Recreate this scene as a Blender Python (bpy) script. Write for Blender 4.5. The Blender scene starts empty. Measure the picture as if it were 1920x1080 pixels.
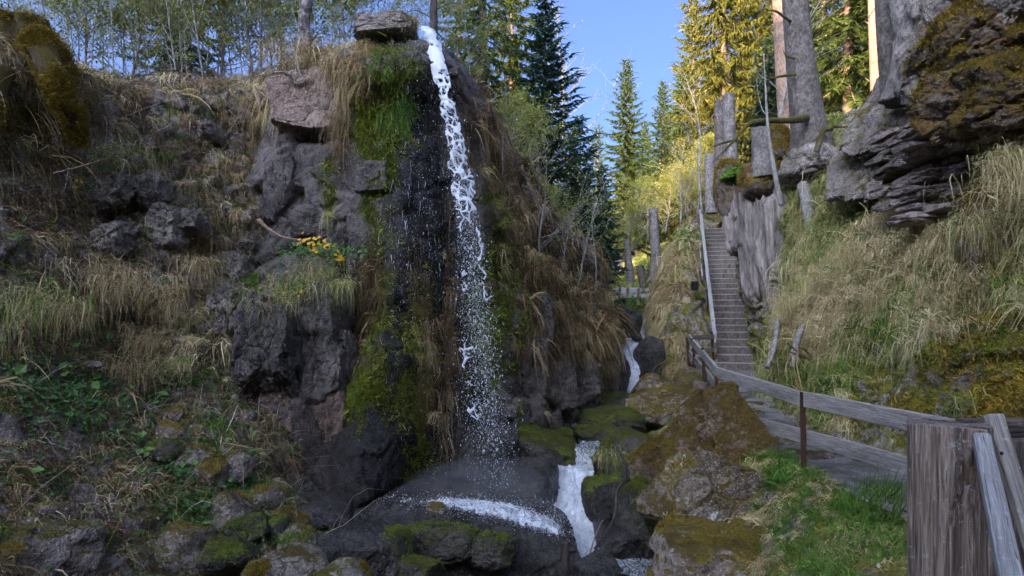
import bpy, math
import numpy as np

# ------------------------------------------------------------------ camera, sky, sun, exposure
scene = bpy.context.scene
COL = scene.collection
FPX, HY, CZ = 1321.0, 590.0, 1.66        # focal length in photo pixels, horizon row, eye height above the path

cam_d = bpy.data.cameras.new("camera")
cam_d.sensor_width = 36.0
cam_d.lens = 36.0 * FPX / 1920.0
cam_d.shift_y = (HY - 540.0) / 1920.0
cam_d.clip_start = 0.05
cam_d.clip_end = 2000.0
cam = bpy.data.objects.new("camera", cam_d)
COL.objects.link(cam)
cam.location = (0, 0, CZ)
cam.rotation_euler = (math.radians(90), 0, 0)
scene.camera = cam

SUN_EL, SUN_HEAD = math.radians(17.0), math.radians(28.0)   # light travels towards +X+Y, low evening sun
world = bpy.data.worlds.new("World")
scene.world = world
world.use_nodes = True
wn = world.node_tree
sky = wn.nodes.new("ShaderNodeTexSky")
sky.sky_type = 'NISHITA'
sky.sun_disc = False
sky.sun_elevation = SUN_EL
sky.sun_rotation = SUN_HEAD + math.pi
sky.altitude = 400
sky.air_density = 0.22
sky.dust_density = 10.0
sky.ozone_density = 5.0
bg = wn.nodes["Background"]
bg.inputs["Strength"].default_value = 0.15
wn.links.new(sky.outputs[0], bg.inputs["Color"])

sun_d = bpy.data.lights.new("sun", 'SUN')
sun_d.energy = 3.0
sun_d.angle = math.radians(0.5)
sun_d.color = (1.0, 0.72, 0.40)
sun = bpy.data.objects.new("sun", sun_d)
COL.objects.link(sun)
from mathutils import Vector
_d = Vector((math.sin(SUN_HEAD) * math.cos(SUN_EL), math.cos(SUN_HEAD) * math.cos(SUN_EL), -math.sin(SUN_EL)))
sun.rotation_euler = _d.to_track_quat('-Z', 'Y').to_euler()
sun.location = (-20, -20, 30)

scene.view_settings.view_transform = 'Standard'
scene.view_settings.look = 'None'
scene.view_settings.gamma = 1.0
scene.view_settings.exposure = 2.72
scene.cycles.max_bounces = 5
scene.cycles.diffuse_bounces = 2
scene.cycles.glossy_bounces = 2
scene.cycles.transmission_bounces = 3
scene.cycles.transparent_max_bounces = 5
scene.cycles.volume_bounces = 0
scene.cycles.adaptive_threshold = 0.03
scene.cycles.caustics_reflective = False
scene.cycles.caustics_refractive = False

# ------------------------------------------------------------------ helpers: coordinates and noise
def W(px, py, Y):
    """the place in the gorge that lies Y metres ahead and shows at this spot of the photograph"""
    return np.array([(px - 960.0) / FPX * Y, Y, CZ + (HY - py) / FPX * Y])

def proj(P):
    Y = np.maximum(P[..., 1], 0.3)
    return 960 + P[..., 0] / Y * FPX, HY - (P[..., 2] - CZ) / Y * FPX

def _h(ix, iy, iz, s):
    with np.errstate(over='ignore'):
        h = ix.astype(np.uint32) * np.uint32(374761393) + iy.astype(np.uint32) * np.uint32(668265263) + iz.astype(np.uint32) * np.uint32(2147483647 - 1640531) + np.uint32((s * 974711 + 12345) & 0xffffffff)
        h = (h ^ (h >> np.uint32(13))) * np.uint32(1274126177)
        h = (h ^ (h >> np.uint32(16))) * np.uint32(2246822519)
        h = h ^ (h >> np.uint32(15))
    return h.astype(np.float64) / 4294967295.0

def vnoise(p, s=0):
    i = np.floor(p).astype(np.int64); f = p - i; f = f * f * (3 - 2 * f)
    x, y, z = i[..., 0], i[..., 1], i[..., 2]
    fx, fy, fz = f[..., 0], f[..., 1], f[..., 2]
    r = 0
    for dx in (0, 1):
        for dy in (0, 1):
            for dz in (0, 1):
                w = (fx if dx else 1 - fx) * (fy if dy else 1 - fy) * (fz if dz else 1 - fz)
                r = r + w * _h(x + dx, y + dy, z + dz, s)
    return r * 2 - 1

def fbm(p, octv=4, s=0, gain=0.5):
    r = 0; a = 1.0; t = 0
    for k in range(octv):
        r = r + a * vnoise(p * (2.03 ** k) + 17.3 * k, s + k); t += a; a *= gain
    return r / t

def worley(p, s=0):
    """F1, F2, three random numbers of the nearest cell, offset to its centre"""
    i = np.floor(p).astype(np.int64)
    F1 = np.full(p.shape[:-1], 9.0); F2 = F1.copy()
    cid = np.zeros(p.shape[:-1] + (3,)); vec = np.zeros(p.shape)
    for dx in (-1, 0, 1):
        for dy in (-1, 0, 1):
            for dz in (-1, 0, 1):
                x, y, z = i[..., 0] + dx, i[..., 1] + dy, i[..., 2] + dz
                c = np.stack([x + _h(x, y, z, s), y + _h(x, y, z, s + 1), z + _h(x, y, z, s + 2)], -1)
                dv = p - c
                d = np.sqrt((dv ** 2).sum(-1))
                near = d < F1
                F2 = np.where(near, F1, np.minimum(F2, d))
                F1 = np.where(near, d, F1)
                vec = np.where(near[..., None], dv, vec)
                ii = np.stack([_h(x, y, z, s + 5), _h(x, y, z, s + 6), _h(x, y, z, s + 7)], -1)
                cid = np.where(near[..., None], ii, cid)
    return F1, F2, cid, vec

def sstep(a, b, x):
    t = np.clip((x - a) / (b - a), 0, 1)
    return t * t * (3 - 2 * t)

def unit(v):
    return v / np.maximum(np.linalg.norm(v, axis=-1, keepdims=True), 1e-9)

# ------------------------------------------------------------------ helpers: meshes and objects
def mesh_np(name, V, faces, mat=None, attrs=None, smooth=True):
    """faces: list of int arrays (n,3) / (n,4)"""
    V = np.asarray(V, dtype=np.float32).reshape(-1, 3)
    me = bpy.data.meshes.new(name)
    me.vertices.add(len(V)); me.vertices.foreach_set("co", V.ravel())
    fl = [np.asarray(f, dtype=np.int32) for f in faces if len(f)]
    li = np.concatenate([f.ravel() for f in fl])
    tot = np.concatenate([np.full(len(f), f.shape[1], dtype=np.int32) for f in fl])
    st = np.concatenate([[0], np.cumsum(tot)[:-1]]).astype(np.int32)
    me.loops.add(len(li)); me.loops.foreach_set("vertex_index", li)
    me.polygons.add(len(tot)); me.polygons.foreach_set("loop_start", st)
    me.polygons.foreach_set("loop_total", tot)
    me.polygons.foreach_set("use_smooth", np.full(len(tot), bool(smooth)))
    me.update(calc_edges=True)
    for k, a in (attrs or {}).items():
        at = me.attributes.new(k, 'FLOAT', 'POINT')
        at.data.foreach_set("value", np.asarray(a, dtype=np.float32).ravel())
    if mat is not None:
        me.materials.append(mat)
    return me

def link(name, me, parent=None, label=None, cat=None, group=None, kind=None, loc=None, rot=None):
    o = bpy.data.objects.new(name, me)
    COL.objects.link(o)
    if parent is not None: o.parent = parent
    if label: o["label"] = label
    if cat: o["category"] = cat
    if group: o["group"] = group
    if kind: o["kind"] = kind
    if loc is not None: o.location = [float(c) for c in loc]
    if rot is not None: o.rotation_euler = rot
    return o

def thing(name, label, cat, loc=(0, 0, 0), group=None, rotz=0.0):
    o = link(name, None, None, label, cat, group, None, loc, (0, 0, rotz))
    o.empty_display_size = 0.2
    return o

class MB:
    """collects pieces of one mesh"""
    def __init__(s): s.V = []; s.F3 = []; s.F4 = []; s.n = 0; s.A = []
    def add(s, V, f3=None, f4=None, a=0.5):
        V = np.asarray(V, float).reshape(-1, 3)
        if f3 is not None and len(f3): s.F3.append(np.asarray(f3) + s.n)
        if f4 is not None and len(f4): s.F4.append(np.asarray(f4) + s.n)
        s.V.append(V); s.A.append(np.broadcast_to(np.asarray(a, float), (len(V),))); s.n += len(V)
    def tube(s, pts, rad, sides=6, a=0.5, cap=True):
        pts = np.asarray(pts, float); n = len(pts); rad = np.broadcast_to(np.asarray(rad, float), (n,))
        t = unit(np.gradient(pts, axis=0))
        ref = np.array([0.0, 0, 1]) if abs(t[:, 2].mean()) < 0.8 else np.array([1.0, 0, 0])
        u = unit(np.cross(t, ref)); v = np.cross(t, u)
        an = np.linspace(0, 2 * np.pi, sides, endpoint=False)
        ring = u[:, None] * np.cos(an)[None, :, None] + v[:, None] * np.sin(an)[None, :, None]
        V = pts[:, None] + ring * rad[:, None, None]
        i = np.arange(n - 1)[:, None] * sides; j = np.arange(sides)[None]; j2 = (j + 1) % sides
        f4 = np.stack([i + j, i + j2, i + sides + j2, i + sides + j], -1).reshape(-1, 4)
        V = V.reshape(-1, 3); f3 = []
        if cap:
            V = np.vstack([V, pts[0], pts[-1]]); c0 = n * sides; jj = np.arange(sides); k2 = (jj + 1) % sides
            f3 = np.vstack([np.stack([np.full(sides, c0), k2, jj], -1), np.stack([np.full(sides, c0 + 1), (n - 1) * sides + jj, (n - 1) * sides + k2], -1)])
        s.add(V, f3, f4, a)
    def box(s, c, size, R=None, a=0.5, bev=0.008):
        x, y, z = np.asarray(size) / 2.0; b = min(bev, x * .4, y * .4, z * .4)
        P = []
        for (hx, hy, hz) in ((x - b, y - b, z), (x - b, y, z - b), (x, y - b, z - b)):
            P.append([[sx * hx, sy * hy, sz * hz] for sx in (-1, 1) for sy in (-1, 1) for sz in (-1, 1)])
        P = np.array(P)
        idx = lambda k, sx, sy, sz: k * 8 + (sx > 0) * 4 + (sy > 0) * 2 + (sz > 0)
        f4 = []; f3 = []
        def q(l): f4.append(l)
        for sz in (-1, 1): q([idx(0, -1, -1, sz), idx(0, 1, -1, sz), idx(0, 1, 1, sz), idx(0, -1, 1, sz)][::sz])
        for sy in (-1, 1): q([idx(1, -1, sy, -1), idx(1, 1, sy, -1), idx(1, 1, sy, 1), idx(1, -1, sy, 1)][::-sy])
        for sx in (-1, 1): q([idx(2, sx, -1, -1), idx(2, sx, 1, -1), idx(2, sx, 1, 1), idx(2, sx, -1, 1)][::sx])
        for s1 in (-1, 1):
            for s2 in (-1, 1):
                q([idx(0, -1, s1, s2), idx(0, 1, s1, s2), idx(1, 1, s1, s2), idx(1, -1, s1, s2)])
                q([idx(0, s1, -1, s2), idx(0, s1, 1, s2), idx(2, s1, 1, s2), idx(2, s1, -1, s2)])
                q([idx(1, s1, s2, -1), idx(1, s1, s2, 1), idx(2, s1, s2, 1), idx(2, s1, s2, -1)])
                for s3 in (-1, 1): f3.append([idx(0, s1, s2, s3), idx(1, s1, s2, s3), idx(2, s1, s2, s3)])
        V = P.reshape(-1, 3)
        if R is not None: V = V @ np.asarray(R).T
        s.add(V + np.asarray(c), f3, f4, a)
    def mesh(s, name, mat, smooth=True):
        F = []
        if s.F3: F.append(np.concatenate(s.F3))
        if s.F4: F.append(np.concatenate(s.F4))
        return mesh_np(name, np.concatenate(s.V), F, mat, {"rnd": np.concatenate(s.A)}, smooth)

def rotz(a):
    c, s = math.cos(a), math.sin(a); return np.array([[c, -s, 0], [s, c, 0], [0, 0, 1.0]])
def rotx(a):
    c, s = math.cos(a), math.sin(a); return np.array([[1.0, 0, 0], [0, c, -s], [0, s, c]])
def roty(a):
    c, s = math.cos(a), math.sin(a); return np.array([[c, 0, s], [0, 1.0, 0], [-s, 0, c]])
def frame(a, b):
    """rotation whose X runs from a to b, Z as upright as it can be"""
    x = unit(np.asarray(b, float) - np.asarray(a, float)); y = unit(np.cross([0, 0, 1.0], x)); z = np.cross(x, y)
    return np.stack([x, y, z], 1)

# ------------------------------------------------------------------ helpers: materials
class NT:
    def __init__(s, name):
        s.m = bpy.data.materials.new(name); s.m.use_nodes = True
        s.t = s.m.node_tree; s.t.nodes.clear()
        s.out = s.t.nodes.new("ShaderNodeOutputMaterial")
    def n(s, typ, ins=None, **kw):
        nd = s.t.nodes.new("ShaderNode" + typ)
        for k, v in kw.items(): setattr(nd, k, v)
        for k, v in (ins or {}).items(): s.set(nd.inputs[k], v)
        return nd
    def set(s, sock, v):
        if hasattr(v, "is_output") or isinstance(v, bpy.types.NodeSocket): s.t.links.new(v, sock)
        elif isinstance(v, tuple) and len(v) == 3 and sock.type == 'RGBA': sock.default_value = (*v, 1)
        else: sock.default_value = v
    def math(s, op, a, b=0.0, clamp=False):
        nd = s.t.nodes.new("ShaderNodeMath"); nd.operation = op; nd.use_clamp = clamp
        s.set(nd.inputs[0], a); s.set(nd.inputs[1], b); return nd.outputs[0]
    def mix(s, f, a, b, blend='MIX'):
        nd = s.t.nodes.new("ShaderNodeMix"); nd.data_type = 'RGBA'; nd.blend_type = blend
        s.set(nd.inputs[0], f); s.set(nd.inputs[6], a); s.set(nd.inputs[7], b); return nd.outputs[2]
    def ramp(s, f, stops):
        nd = s.t.nodes.new("ShaderNodeValToRGB"); e = nd.color_ramp.elements
        while len(e) < len(stops): e.new(0.5)
        for k, (p, c) in enumerate(stops):
            e[k].position = p; e[k].color = (*c, 1) if len(c) == 3 else c
        s.set(nd.inputs[0], f); return nd.outputs[0]
    def rng(s, f, a, b, c=0.0, d=1.0):
        nd = s.t.nodes.new("ShaderNodeMapRange"); nd.interpolation_type = 'SMOOTHSTEP'
        for k, v in enumerate((f, a, b, c, d)): s.set(nd.inputs[k], v)
        return nd.outputs[0]
    def noise(s, vec, scale, detail=4, rough=0.55, dist=0.0):
        nd = s.n("TexNoise", {"Vector": vec, "Scale": scale, "Detail": detail, "Roughness": rough, "Distortion": dist}); return nd.outputs[0]
    def attr(s, name):
        return s.n("Attribute", attribute_name=name).outputs["Fac"]
    def done(s, shader):
        s.t.links.new(shader, s.out.inputs[0]); return s.m

def rock_mat(name, c1, c2, lichen=(0.45, 0.44, 0.42), lich=0.66, moss1=(0.05, 0.075, 0.012), moss2=(0.11, 0.12, 0.02), mz=0.6, mbias=-0.45,
             soil=(0.035, 0.022, 0.013), pink=(0.30, 0.20, 0.165), rough=0.8, wet=0.0, scale=1.0, ck=0.75):
    t = NT(name)
    pos = t.n("NewGeometry").outputs["Position"]; nor = t.n("NewGeometry").outputs["Normal"]
    nz = t.n("SeparateXYZ", {0: nor}).outputs[2]
    a1 = t.noise(pos, 1.6 * scale, 5, 0.62, 0.4); a2 = t.noise(pos, 11 * scale, 4, 0.7); a3 = t.noise(pos, 50 * scale, 2, 0.7)
    col = t.mix(t.rng(a1, 0.36, 0.66), c1, c2)
    col = t.mix(t.attr("pink"), col, t.mix(a2, pink, tuple(x * 0.62 for x in pink)))
    col = t.mix(t.math('MULTIPLY', t.rng(a2, 0.48, 0.62), 0.7), col, tuple(x * 0.35 for x in c1))
    col = t.mix(t.math('MULTIPLY', t.rng(a3, 0.54, 0.70), 0.6), col, tuple(min(1, x * 1.9) for x in c2))
    lm = t.math('MULTIPLY', t.rng(t.noise(pos, 4.2 * scale, 5, 0.68), lich, lich + 0.07), t.rng(a3, 0.36, 0.56))
    col = t.mix(t.math('MULTIPLY', lm, 0.8), col, lichen)
    # cracks
    wv = t.n("VectorMath", {0: pos, 1: t.n("VectorMath", {0: t.n("TexNoise", {"Vector": pos, "Scale": 2.2, "Detail": 2}).outputs["Color"], 1: (0.75, 0.75, 0.75)}, operation='MULTIPLY').outputs[0]}, operation='ADD').outputs[0]
    vo = t.n("TexVoronoi", {"Vector": wv, "Scale": 3.0 * scale}, feature='DISTANCE_TO_EDGE').outputs[0]
    crack = t.math('MULTIPLY', t.rng(vo, 0.0, 0.035, 1.0, 0.0), t.rng(t.noise(pos, 1.1, 1), 0.45, 0.6))
    col = t.mix(t.math('MULTIPLY', crack, ck), col, tuple(x * 0.15 for x in c1))
    # soil
    sa = t.rng(t.math('ADD', t.attr("soil"), t.math('MULTIPLY', t.math('SUBTRACT', a2, 0.5), 1.3)), 0.38, 0.62)
    sc = t.mix(a2, tuple(x * 0.6 for x in soil), tuple(x * 2.2 for x in soil))
    col = t.mix(sa, col, sc)
    # moss
    mm = t.math('ADD', t.math('ADD', t.attr("moss"), mbias), t.math('ADD', t.math('MULTIPLY', nz, mz), t.math('MULTIPLY', t.math('SUBTRACT', t.noise(pos, 3.4 * scale, 5, 0.72), 0.5), 2.1)))
    mm = t.rng(mm, 0.02, 0.3)
    mn = t.noise(pos, 30, 3, 0.75)
    mcol = t.mix(t.rng(mn, 0.3, 0.7), moss1, moss2)
    mcol = t.mix(t.rng(t.noise(pos, 2.0, 2), 0.42, 0.62), mcol, tuple(0.55 * a + 0.3 * b for a, b in zip(moss1, (0.16, 0.1, 0.03))))
    col = t.mix(mm, col, mcol)
    we = t.math('ADD', t.attr("wet"), wet, True)
    wn_ = t.math('MULTIPLY', we, t.math('SUBTRACT', 1.0, t.math('MULTIPLY', mm, 0.5)))
    col = t.mix(t.math('MULTIPLY', t.math('POWER', wn_, 1.5), 0.88), col, (0, 0, 0))
    ro = t.math('SUBTRACT', t.math('ADD', rough, t.math('MULTIPLY', mm, 0.1), True), t.math('MULTIPLY', wn_, 0.82))
    b = t.math('ADD', t.math('MULTIPLY', a2, 0.55), t.math('ADD', t.math('MULTIPLY', a3, 0.30), t.math('MULTIPLY', mn, 0.30)))
    bump = t.n("Bump", {"Height": b, "Strength": 1.0, "Distance": 0.09}).outputs[0]
    p = t.n("BsdfPrincipled", {"Base Color": col, "Roughness": ro, "Normal": bump, "Specular IOR Level": t.math('ADD', 0.2, t.math('MULTIPLY', wn_, 0.25))})
    return t.done(p.outputs[0])

def blade_mat(name, stops, trans=0.3, rough=0.75):
    t = NT(name)
    tone = t.n("Attribute", attribute_name="tone", attribute_type='INSTANCER').outputs["Fac"]
    col = t.ramp(t.math('ADD', t.attr("rnd"), tone, True), stops)
    pos = t.n("NewGeometry").outputs["Position"]
    col = t.mix(t.math('MULTIPLY', t.rng(t.noise(pos, 1.3, 1), 0.4, 0.65), 0.35), col, t.mix(1.0, col, (0.5, 0.45, 0.4), 'MULTIPLY'))
    d = t.n("BsdfPrincipled", {"Base Color": col, "Roughness": rough, "Specular IOR Level": 0.25})
    tr = t.n("BsdfTranslucent", {"Color": col})
    return t.done(t.n("MixShader", {0: trans, 1: d.outputs[0], 2: tr.outputs[0]}).outputs[0])

def bark_mat(name, c1, c2, moss=0.0, mcol=(0.06, 0.07, 0.015), sc=1.0, lich=0.0, zst=0.22, rough=0.9):
    t = NT(name)
    pos = t.n("NewGeometry").outputs["Position"]; nz = t.n("SeparateXYZ", {0: t.n("NewGeometry").outputs["Normal"]}).outputs[2]
    mp = t.n("Mapping", {"Vector": pos, "Scale": (1, 1, zst)}).outputs[0]
    a = t.noise(mp, 22 * sc, 7, 0.7, 0.5); b = t.noise(pos, 5 * sc, 5, 0.65)
    col = t.mix(t.rng(a, 0.35, 0.68), c1, c2)
    col = t.mix(t.math('MULTIPLY', t.rng(b, 0.42, 0.7), 0.5), col, tuple(x * 0.4 for x in c1))
    if lich: col = t.mix(t.math('MULTIPLY', t.rng(t.noise(pos, 9 * sc, 6, 0.7), 0.55, 0.66), lich), col, (0.42, 0.42, 0.40))
    if moss:
        mm = t.rng(t.math('ADD', t.math('MULTIPLY', nz, 0.35), t.math('ADD', moss - 0.75, t.math('MULTIPLY', b, 1.0))), 0.0, 0.25)
        col = t.mix(mm, col, t.mix(t.noise(pos, 30, 5, 0.7), tuple(x * 0.5 for x in mcol), tuple(x * 1.6 for x in mcol)))
    bump = t.n("Bump", {"Height": a, "Strength": 0.9, "Distance": 0.03 / sc}).outputs[0]
    return t.done(t.n("BsdfPrincipled", {"Base Color": col, "Roughness": rough, "Normal": bump, "Specular IOR Level": 0.2}).outputs[0])

def wood_mat(name, c1, c2, axis=0, lich=0.25, dark=0.5):
    t = NT(name)
    pos = t.n("TexCoord").outputs["Object"]
    def st(a, b, d, r, w):
        sc = [a, a, a]; sc[axis] = b
        return t.noise(t.n("Mapping", {"Vector": pos, "Scale": tuple(sc)}).outputs[0], 1.0, d, r, w)
    g = st(70.0, 2.2, 6, 0.75, 0.9); g2 = st(13.0, 0.9, 4, 0.65, 1.0); g3 = st(150.0, 5.0, 2, 0.7, 0.3)
    col = t.mix(t.rng(g, 0.34, 0.66), c1, c2)
    col = t.mix(t.math('MULTIPLY', t.rng(g2, 0.46, 0.64), dark), col, tuple(x * 0.2 for x in c1))
    col = t.mix(t.math('MULTIPLY', t.rng(g3, 0.55, 0.7), 0.5), col, tuple(min(1, x * 1.5) for x in c2))
    ck = t.rng(g, 0.60, 0.63)
    col = t.mix(t.math('MULTIPLY', ck, 0.8), col, tuple(x * 0.1 for x in c1))
    sp = t.math('MULTIPLY', t.rng(t.noise(pos, 38, 4, 0.7), 0.60, 0.66), lich)
    col = t.mix(sp, col, (0.62, 0.60, 0.56))
    bump = t.n("Bump", {"Height": t.math('SUBTRACT', t.math('ADD', g, t.math('MULTIPLY', g3, 0.4)), ck), "Strength": 0.9, "Distance": 0.012}).outputs[0]
    return t.done(t.n("BsdfPrincipled", {"Base Color": col, "Roughness": 0.8, "Normal": bump, "Specular IOR Level": 0.25}).outputs[0])

def plain_mat(name, c, rough=0.6, metal=0.0, var=0.4, sc=20, c2=None):
    t = NT(name); pos = t.n("NewGeometry").outputs["Position"]
    n = t.noise(pos, sc, 6, 0.65)
    col = t.mix(t.rng(n, 0.35, 0.65), c, c2 or tuple(x * (1 - var) for x in c))
    bump = t.n("Bump", {"Height": n, "Strength": 0.4, "Distance": 0.01}).outputs[0]
    return t.done(t.n("BsdfPrincipled", {"Base Color": col, "Roughness": rough, "Metallic": metal, "Normal": bump}).outputs[0])

M = {}
M['cliff'] = rock_mat("cliff rock", (0.10, 0.083, 0.072), (0.28, 0.235, 0.205), moss1=(0.05, 0.08, 0.012), moss2=(0.17, 0.21, 0.025), mz=0.5, mbias=-0.55, lich=0.68, soil=(0.06, 0.042, 0.026))
M['slope'] = rock_mat("slope rock and soil", (0.15, 0.125, 0.105), (0.34, 0.29, 0.24), moss1=(0.055, 0.06, 0.014), moss2=(0.13, 0.125, 0.03), mz=0.5, mbias=-0.42, soil=(0.075, 0.052, 0.034))
M['right'] = rock_mat("right bank rock", (0.19, 0.16, 0.135), (0.40, 0.345, 0.295), moss1=(0.085, 0.085, 0.015), moss2=(0.30, 0.25, 0.035), mz=0.5, mbias=-0.30, lich=0.6, lichen=(0.50, 0.47, 0.43), soil=(0.075, 0.055, 0.034))
M['boulder_moss'] = rock_mat("mossy stream rock", (0.04, 0.034, 0.03), (0.10, 0.088, 0.075), moss1=(0.03, 0.045, 0.006), moss2=(0.14, 0.165, 0.016), mz=1.0, mbias=-0.48, wet=0.25, lich=0.75, ck=0.2)
M['boulder_wet'] = rock_mat("wet black rock", (0.065, 0.056, 0.05), (0.17, 0.15, 0.13), moss1=(0.025, 0.04, 0.008), moss2=(0.08, 0.10, 0.016), mz=0.3, mbias=-0.50, wet=0.72, lich=0.8, ck=0.2)
M['boulder_dry'] = rock_mat("dry brown rock", (0.17, 0.125, 0.09), (0.36, 0.29, 0.23), moss1=(0.085, 0.065, 0.014), moss2=(0.23, 0.16, 0.028), mz=0.75, mbias=-0.22, lich=0.57, lichen=(0.60, 0.57, 0.53), ck=0.2)
M['boulder_grey'] = rock_mat("grey boulder rock", (0.15, 0.125, 0.10), (0.33, 0.28, 0.24), moss1=(0.065, 0.06, 0.014), moss2=(0.16, 0.135, 0.028), mz=0.7, mbias=-0.38, lich=0.60, lichen=(0.56, 0.53, 0.49), ck=0.3)
M['pink_rock'] = rock_mat("pink slab rock", (0.27, 0.19, 0.15), (0.42, 0.32, 0.265), mz=0.2, mbias=-0.72, lich=0.7)
M['plate'] = rock_mat("layered plate rock", (0.23, 0.175, 0.15), (0.43, 0.345, 0.30), moss1=(0.065, 0.055, 0.014), moss2=(0.13, 0.10, 0.024), mz=0.2, mbias=-0.68, lich=0.6, lichen=(0.52, 0.48, 0.44), ck=0.4)
M['brown_moss'] = rock_mat("rust moss rock", (0.13, 0.10, 0.075), (0.24, 0.19, 0.155), moss1=(0.08, 0.048, 0.012), moss2=(0.22, 0.12, 0.02), mz=0.35, mbias=0.10, lich=0.62, ck=0.2)
M['forest'] = rock_mat("forest floor", (0.08, 0.062, 0.04), (0.15, 0.12, 0.07), moss1=(0.055, 0.065, 0.015), moss2=(0.12, 0.13, 0.03), mz=0.4, mbias=-0.25, lich=0.9, scale=0.5, ck=0.0)
M['cliff_wet'] = rock_mat("damp cliff rock", (0.10, 0.083, 0.072), (0.28, 0.235, 0.205), moss1=(0.05, 0.08, 0.012), moss2=(0.15, 0.18, 0.025), mz=0.6, mbias=-0.5, lich=0.7, wet=0.5)
M['cliff_red'] = rock_mat("reddish cliff rock", (0.15, 0.10, 0.08), (0.33, 0.235, 0.19), moss1=(0.05, 0.07, 0.012), moss2=(0.14, 0.16, 0.025), mz=0.6, mbias=-0.5, lich=0.72, wet=0.35)
M['boulder_lichen'] = rock_mat("lichen spotted rock", (0.17, 0.13, 0.095), (0.36, 0.30, 0.24), moss1=(0.085, 0.065, 0.014), moss2=(0.25, 0.17, 0.028), mz=0.95, mbias=-0.12, lich=0.555, lichen=(0.70, 0.67, 0.63), ck=0.2)
M['boulder_brown'] = rock_mat("moss browned rock", (0.13, 0.09, 0.06), (0.28, 0.21, 0.15), moss1=(0.06, 0.04, 0.013), moss2=(0.16, 0.105, 0.024), mz=0.7, mbias=0.22, lich=0.62, lichen=(0.62, 0.6, 0.56), ck=0.15)
M['fluted'] = bark_mat("fluted rock face", (0.13, 0.105, 0.092), (0.44, 0.375, 0.33), 0.12, (0.10, 0.085, 0.02), sc=0.3, lich=0.25, zst=0.16)

# ------------------------------------------------------------------ terrain patches
def crom(C, n):
    """Catmull-Rom through the first axis of C, n samples"""
    k = len(C); t = np.linspace(0, k - 1, n); i = np.clip(np.floor(t).astype(int), 0, k - 2); f = (t - i)
    Cp = np.concatenate([[2 * C[0] - C[1]], C, [2 * C[-1] - C[-2]]])
    sh = (n,) + (1,) * (C.ndim - 1); f = f.reshape(sh)
    a, b, c, d = Cp[i], Cp[i + 1], Cp[i + 2], Cp[i + 3]
    return 0.5 * (2 * b + (c - a) * f + (2 * a - 5 * b + 4 * c - d) * f ** 2 + (3 * b - a - 3 * c + d) * f ** 3)

def grid_faces(nv, nu):
    i = np.arange(nv - 1)[:, None] * nu; j = np.arange(nu - 1)[None]
    return np.stack([i + j, i + j + 1, i + nu + j + 1, i + nu + j], -1).reshape(-1, 4)

def grid_normals(P):
    du = np.gradient(P, axis=1); dv = np.gradient(P, axis=0)
    return unit(np.cross(du, dv))

def spots(px, py, lst, base=0.0):
    """sum of soft ellipses (x, y, rx, ry, value)"""
    r = np.full(px.shape, base, float)
    for (x, y, rx, ry, v) in lst:
        d = ((px - x) / rx) ** 2 + ((py - y) / ry) ** 2
        r += v * np.exp(-d * 1.3)
    return r

class Patch: pass
PATCH = {}

def patch(name, ctrl, nv, nu, mat, sculpt=(), crag=0.25, cell=(1.1, 1.1, 1.8), rough=0.10, attrs=None, flip=False, seed=0, fade=None, warp=0.4, fine=1.0):
    ctrl = np.asarray(ctrl, float)
    P = crom(ctrl, nv); P = np.swapaxes(crom(np.swapaxes(P, 0, 1), nu), 0, 1)
    N = grid_normals(P)
    flip = (N * (unit(np.array([0, 0, CZ]) - P) + np.array([0, 0, 0.7]))).sum() < 0
    if flip: N = -N
    px, py = proj(P)
    if sculpt: P = P + np.stack([px * 0, np.ones_like(px), px * 0], -1) * spots(px, py, sculpt)[..., None]
    q = P * np.asarray(cell); q = q + warp * np.stack([fbm(P * 0.9, 3, 40), fbm(P * 0.9, 3, 50), fbm(P * 0.9, 3, 60)], -1)
    F1, F2, cid, vec = worley(q, seed + 3)
    d = (cid[..., 0] - 0.5) * 1.5 + (vec * (cid - 0.5)).sum(-1) * 1.3
    d = d - 0.35 * (1 - sstep(0.0, 0.10, F2 - F1))
    q2 = P * np.asarray(cell) * 2.7 + 0.5 * warp * np.stack([fbm(P * 2.9, 2, 41), fbm(P * 2.9, 2, 51), fbm(P * 2.9, 2, 61)], -1)
    G1, G2, gid, gvec = worley(q2, seed + 9)
    d2 = (gid[..., 0] - 0.5) * 1.4 + (gvec * (gid - 0.5)).sum(-1) * 1.4 - 0.4 * (1 - sstep(0.0, 0.12, G2 - G1))
    cr = crag if np.isscalar(crag) else spots(px, py, crag[1], crag[0])
    w = 1.0 if fade is None else fade(P)
    disp = cr * (d * 0.62 + d2 * 0.30) + rough * fbm(P * 1.7, 5, seed) + 0.022 * fine * fbm(P * 9.0, 3, seed + 2)
    P = P + N * (disp * w)[..., None]
    N2 = grid_normals(P)
    if flip: N2 = -N2
    A = {}
    for k, (b, l) in (attrs or {}).items(): A[k] = np.clip(spots(px, py, l, b), -1, 1)
    f = grid_faces(nv, nu)
    if flip: f = f[:, ::-1]
    me = mesh_np(name, P, [f], mat, {k: v for k, v in A.items()})
    o = link(name, me, kind="structure")
    pt = Patch(); pt.P, pt.N, pt.N0, pt.o, pt.px, pt.py = P, N2, N, o, px, py
    a = np.linalg.norm(np.cross(P[1:, :-1] - P[:-1, :-1], P[:-1, 1:] - P[:-1, :-1]), axis=-1)
    pt.area = a; PATCH[name] = pt
    return pt

def WC(cols):
    """columns of (px, py, Y) -> rows x columns x 3"""
    return np.swapaxes(np.array([[W(*p) for p in c] for c in cols]), 0, 1)

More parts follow.
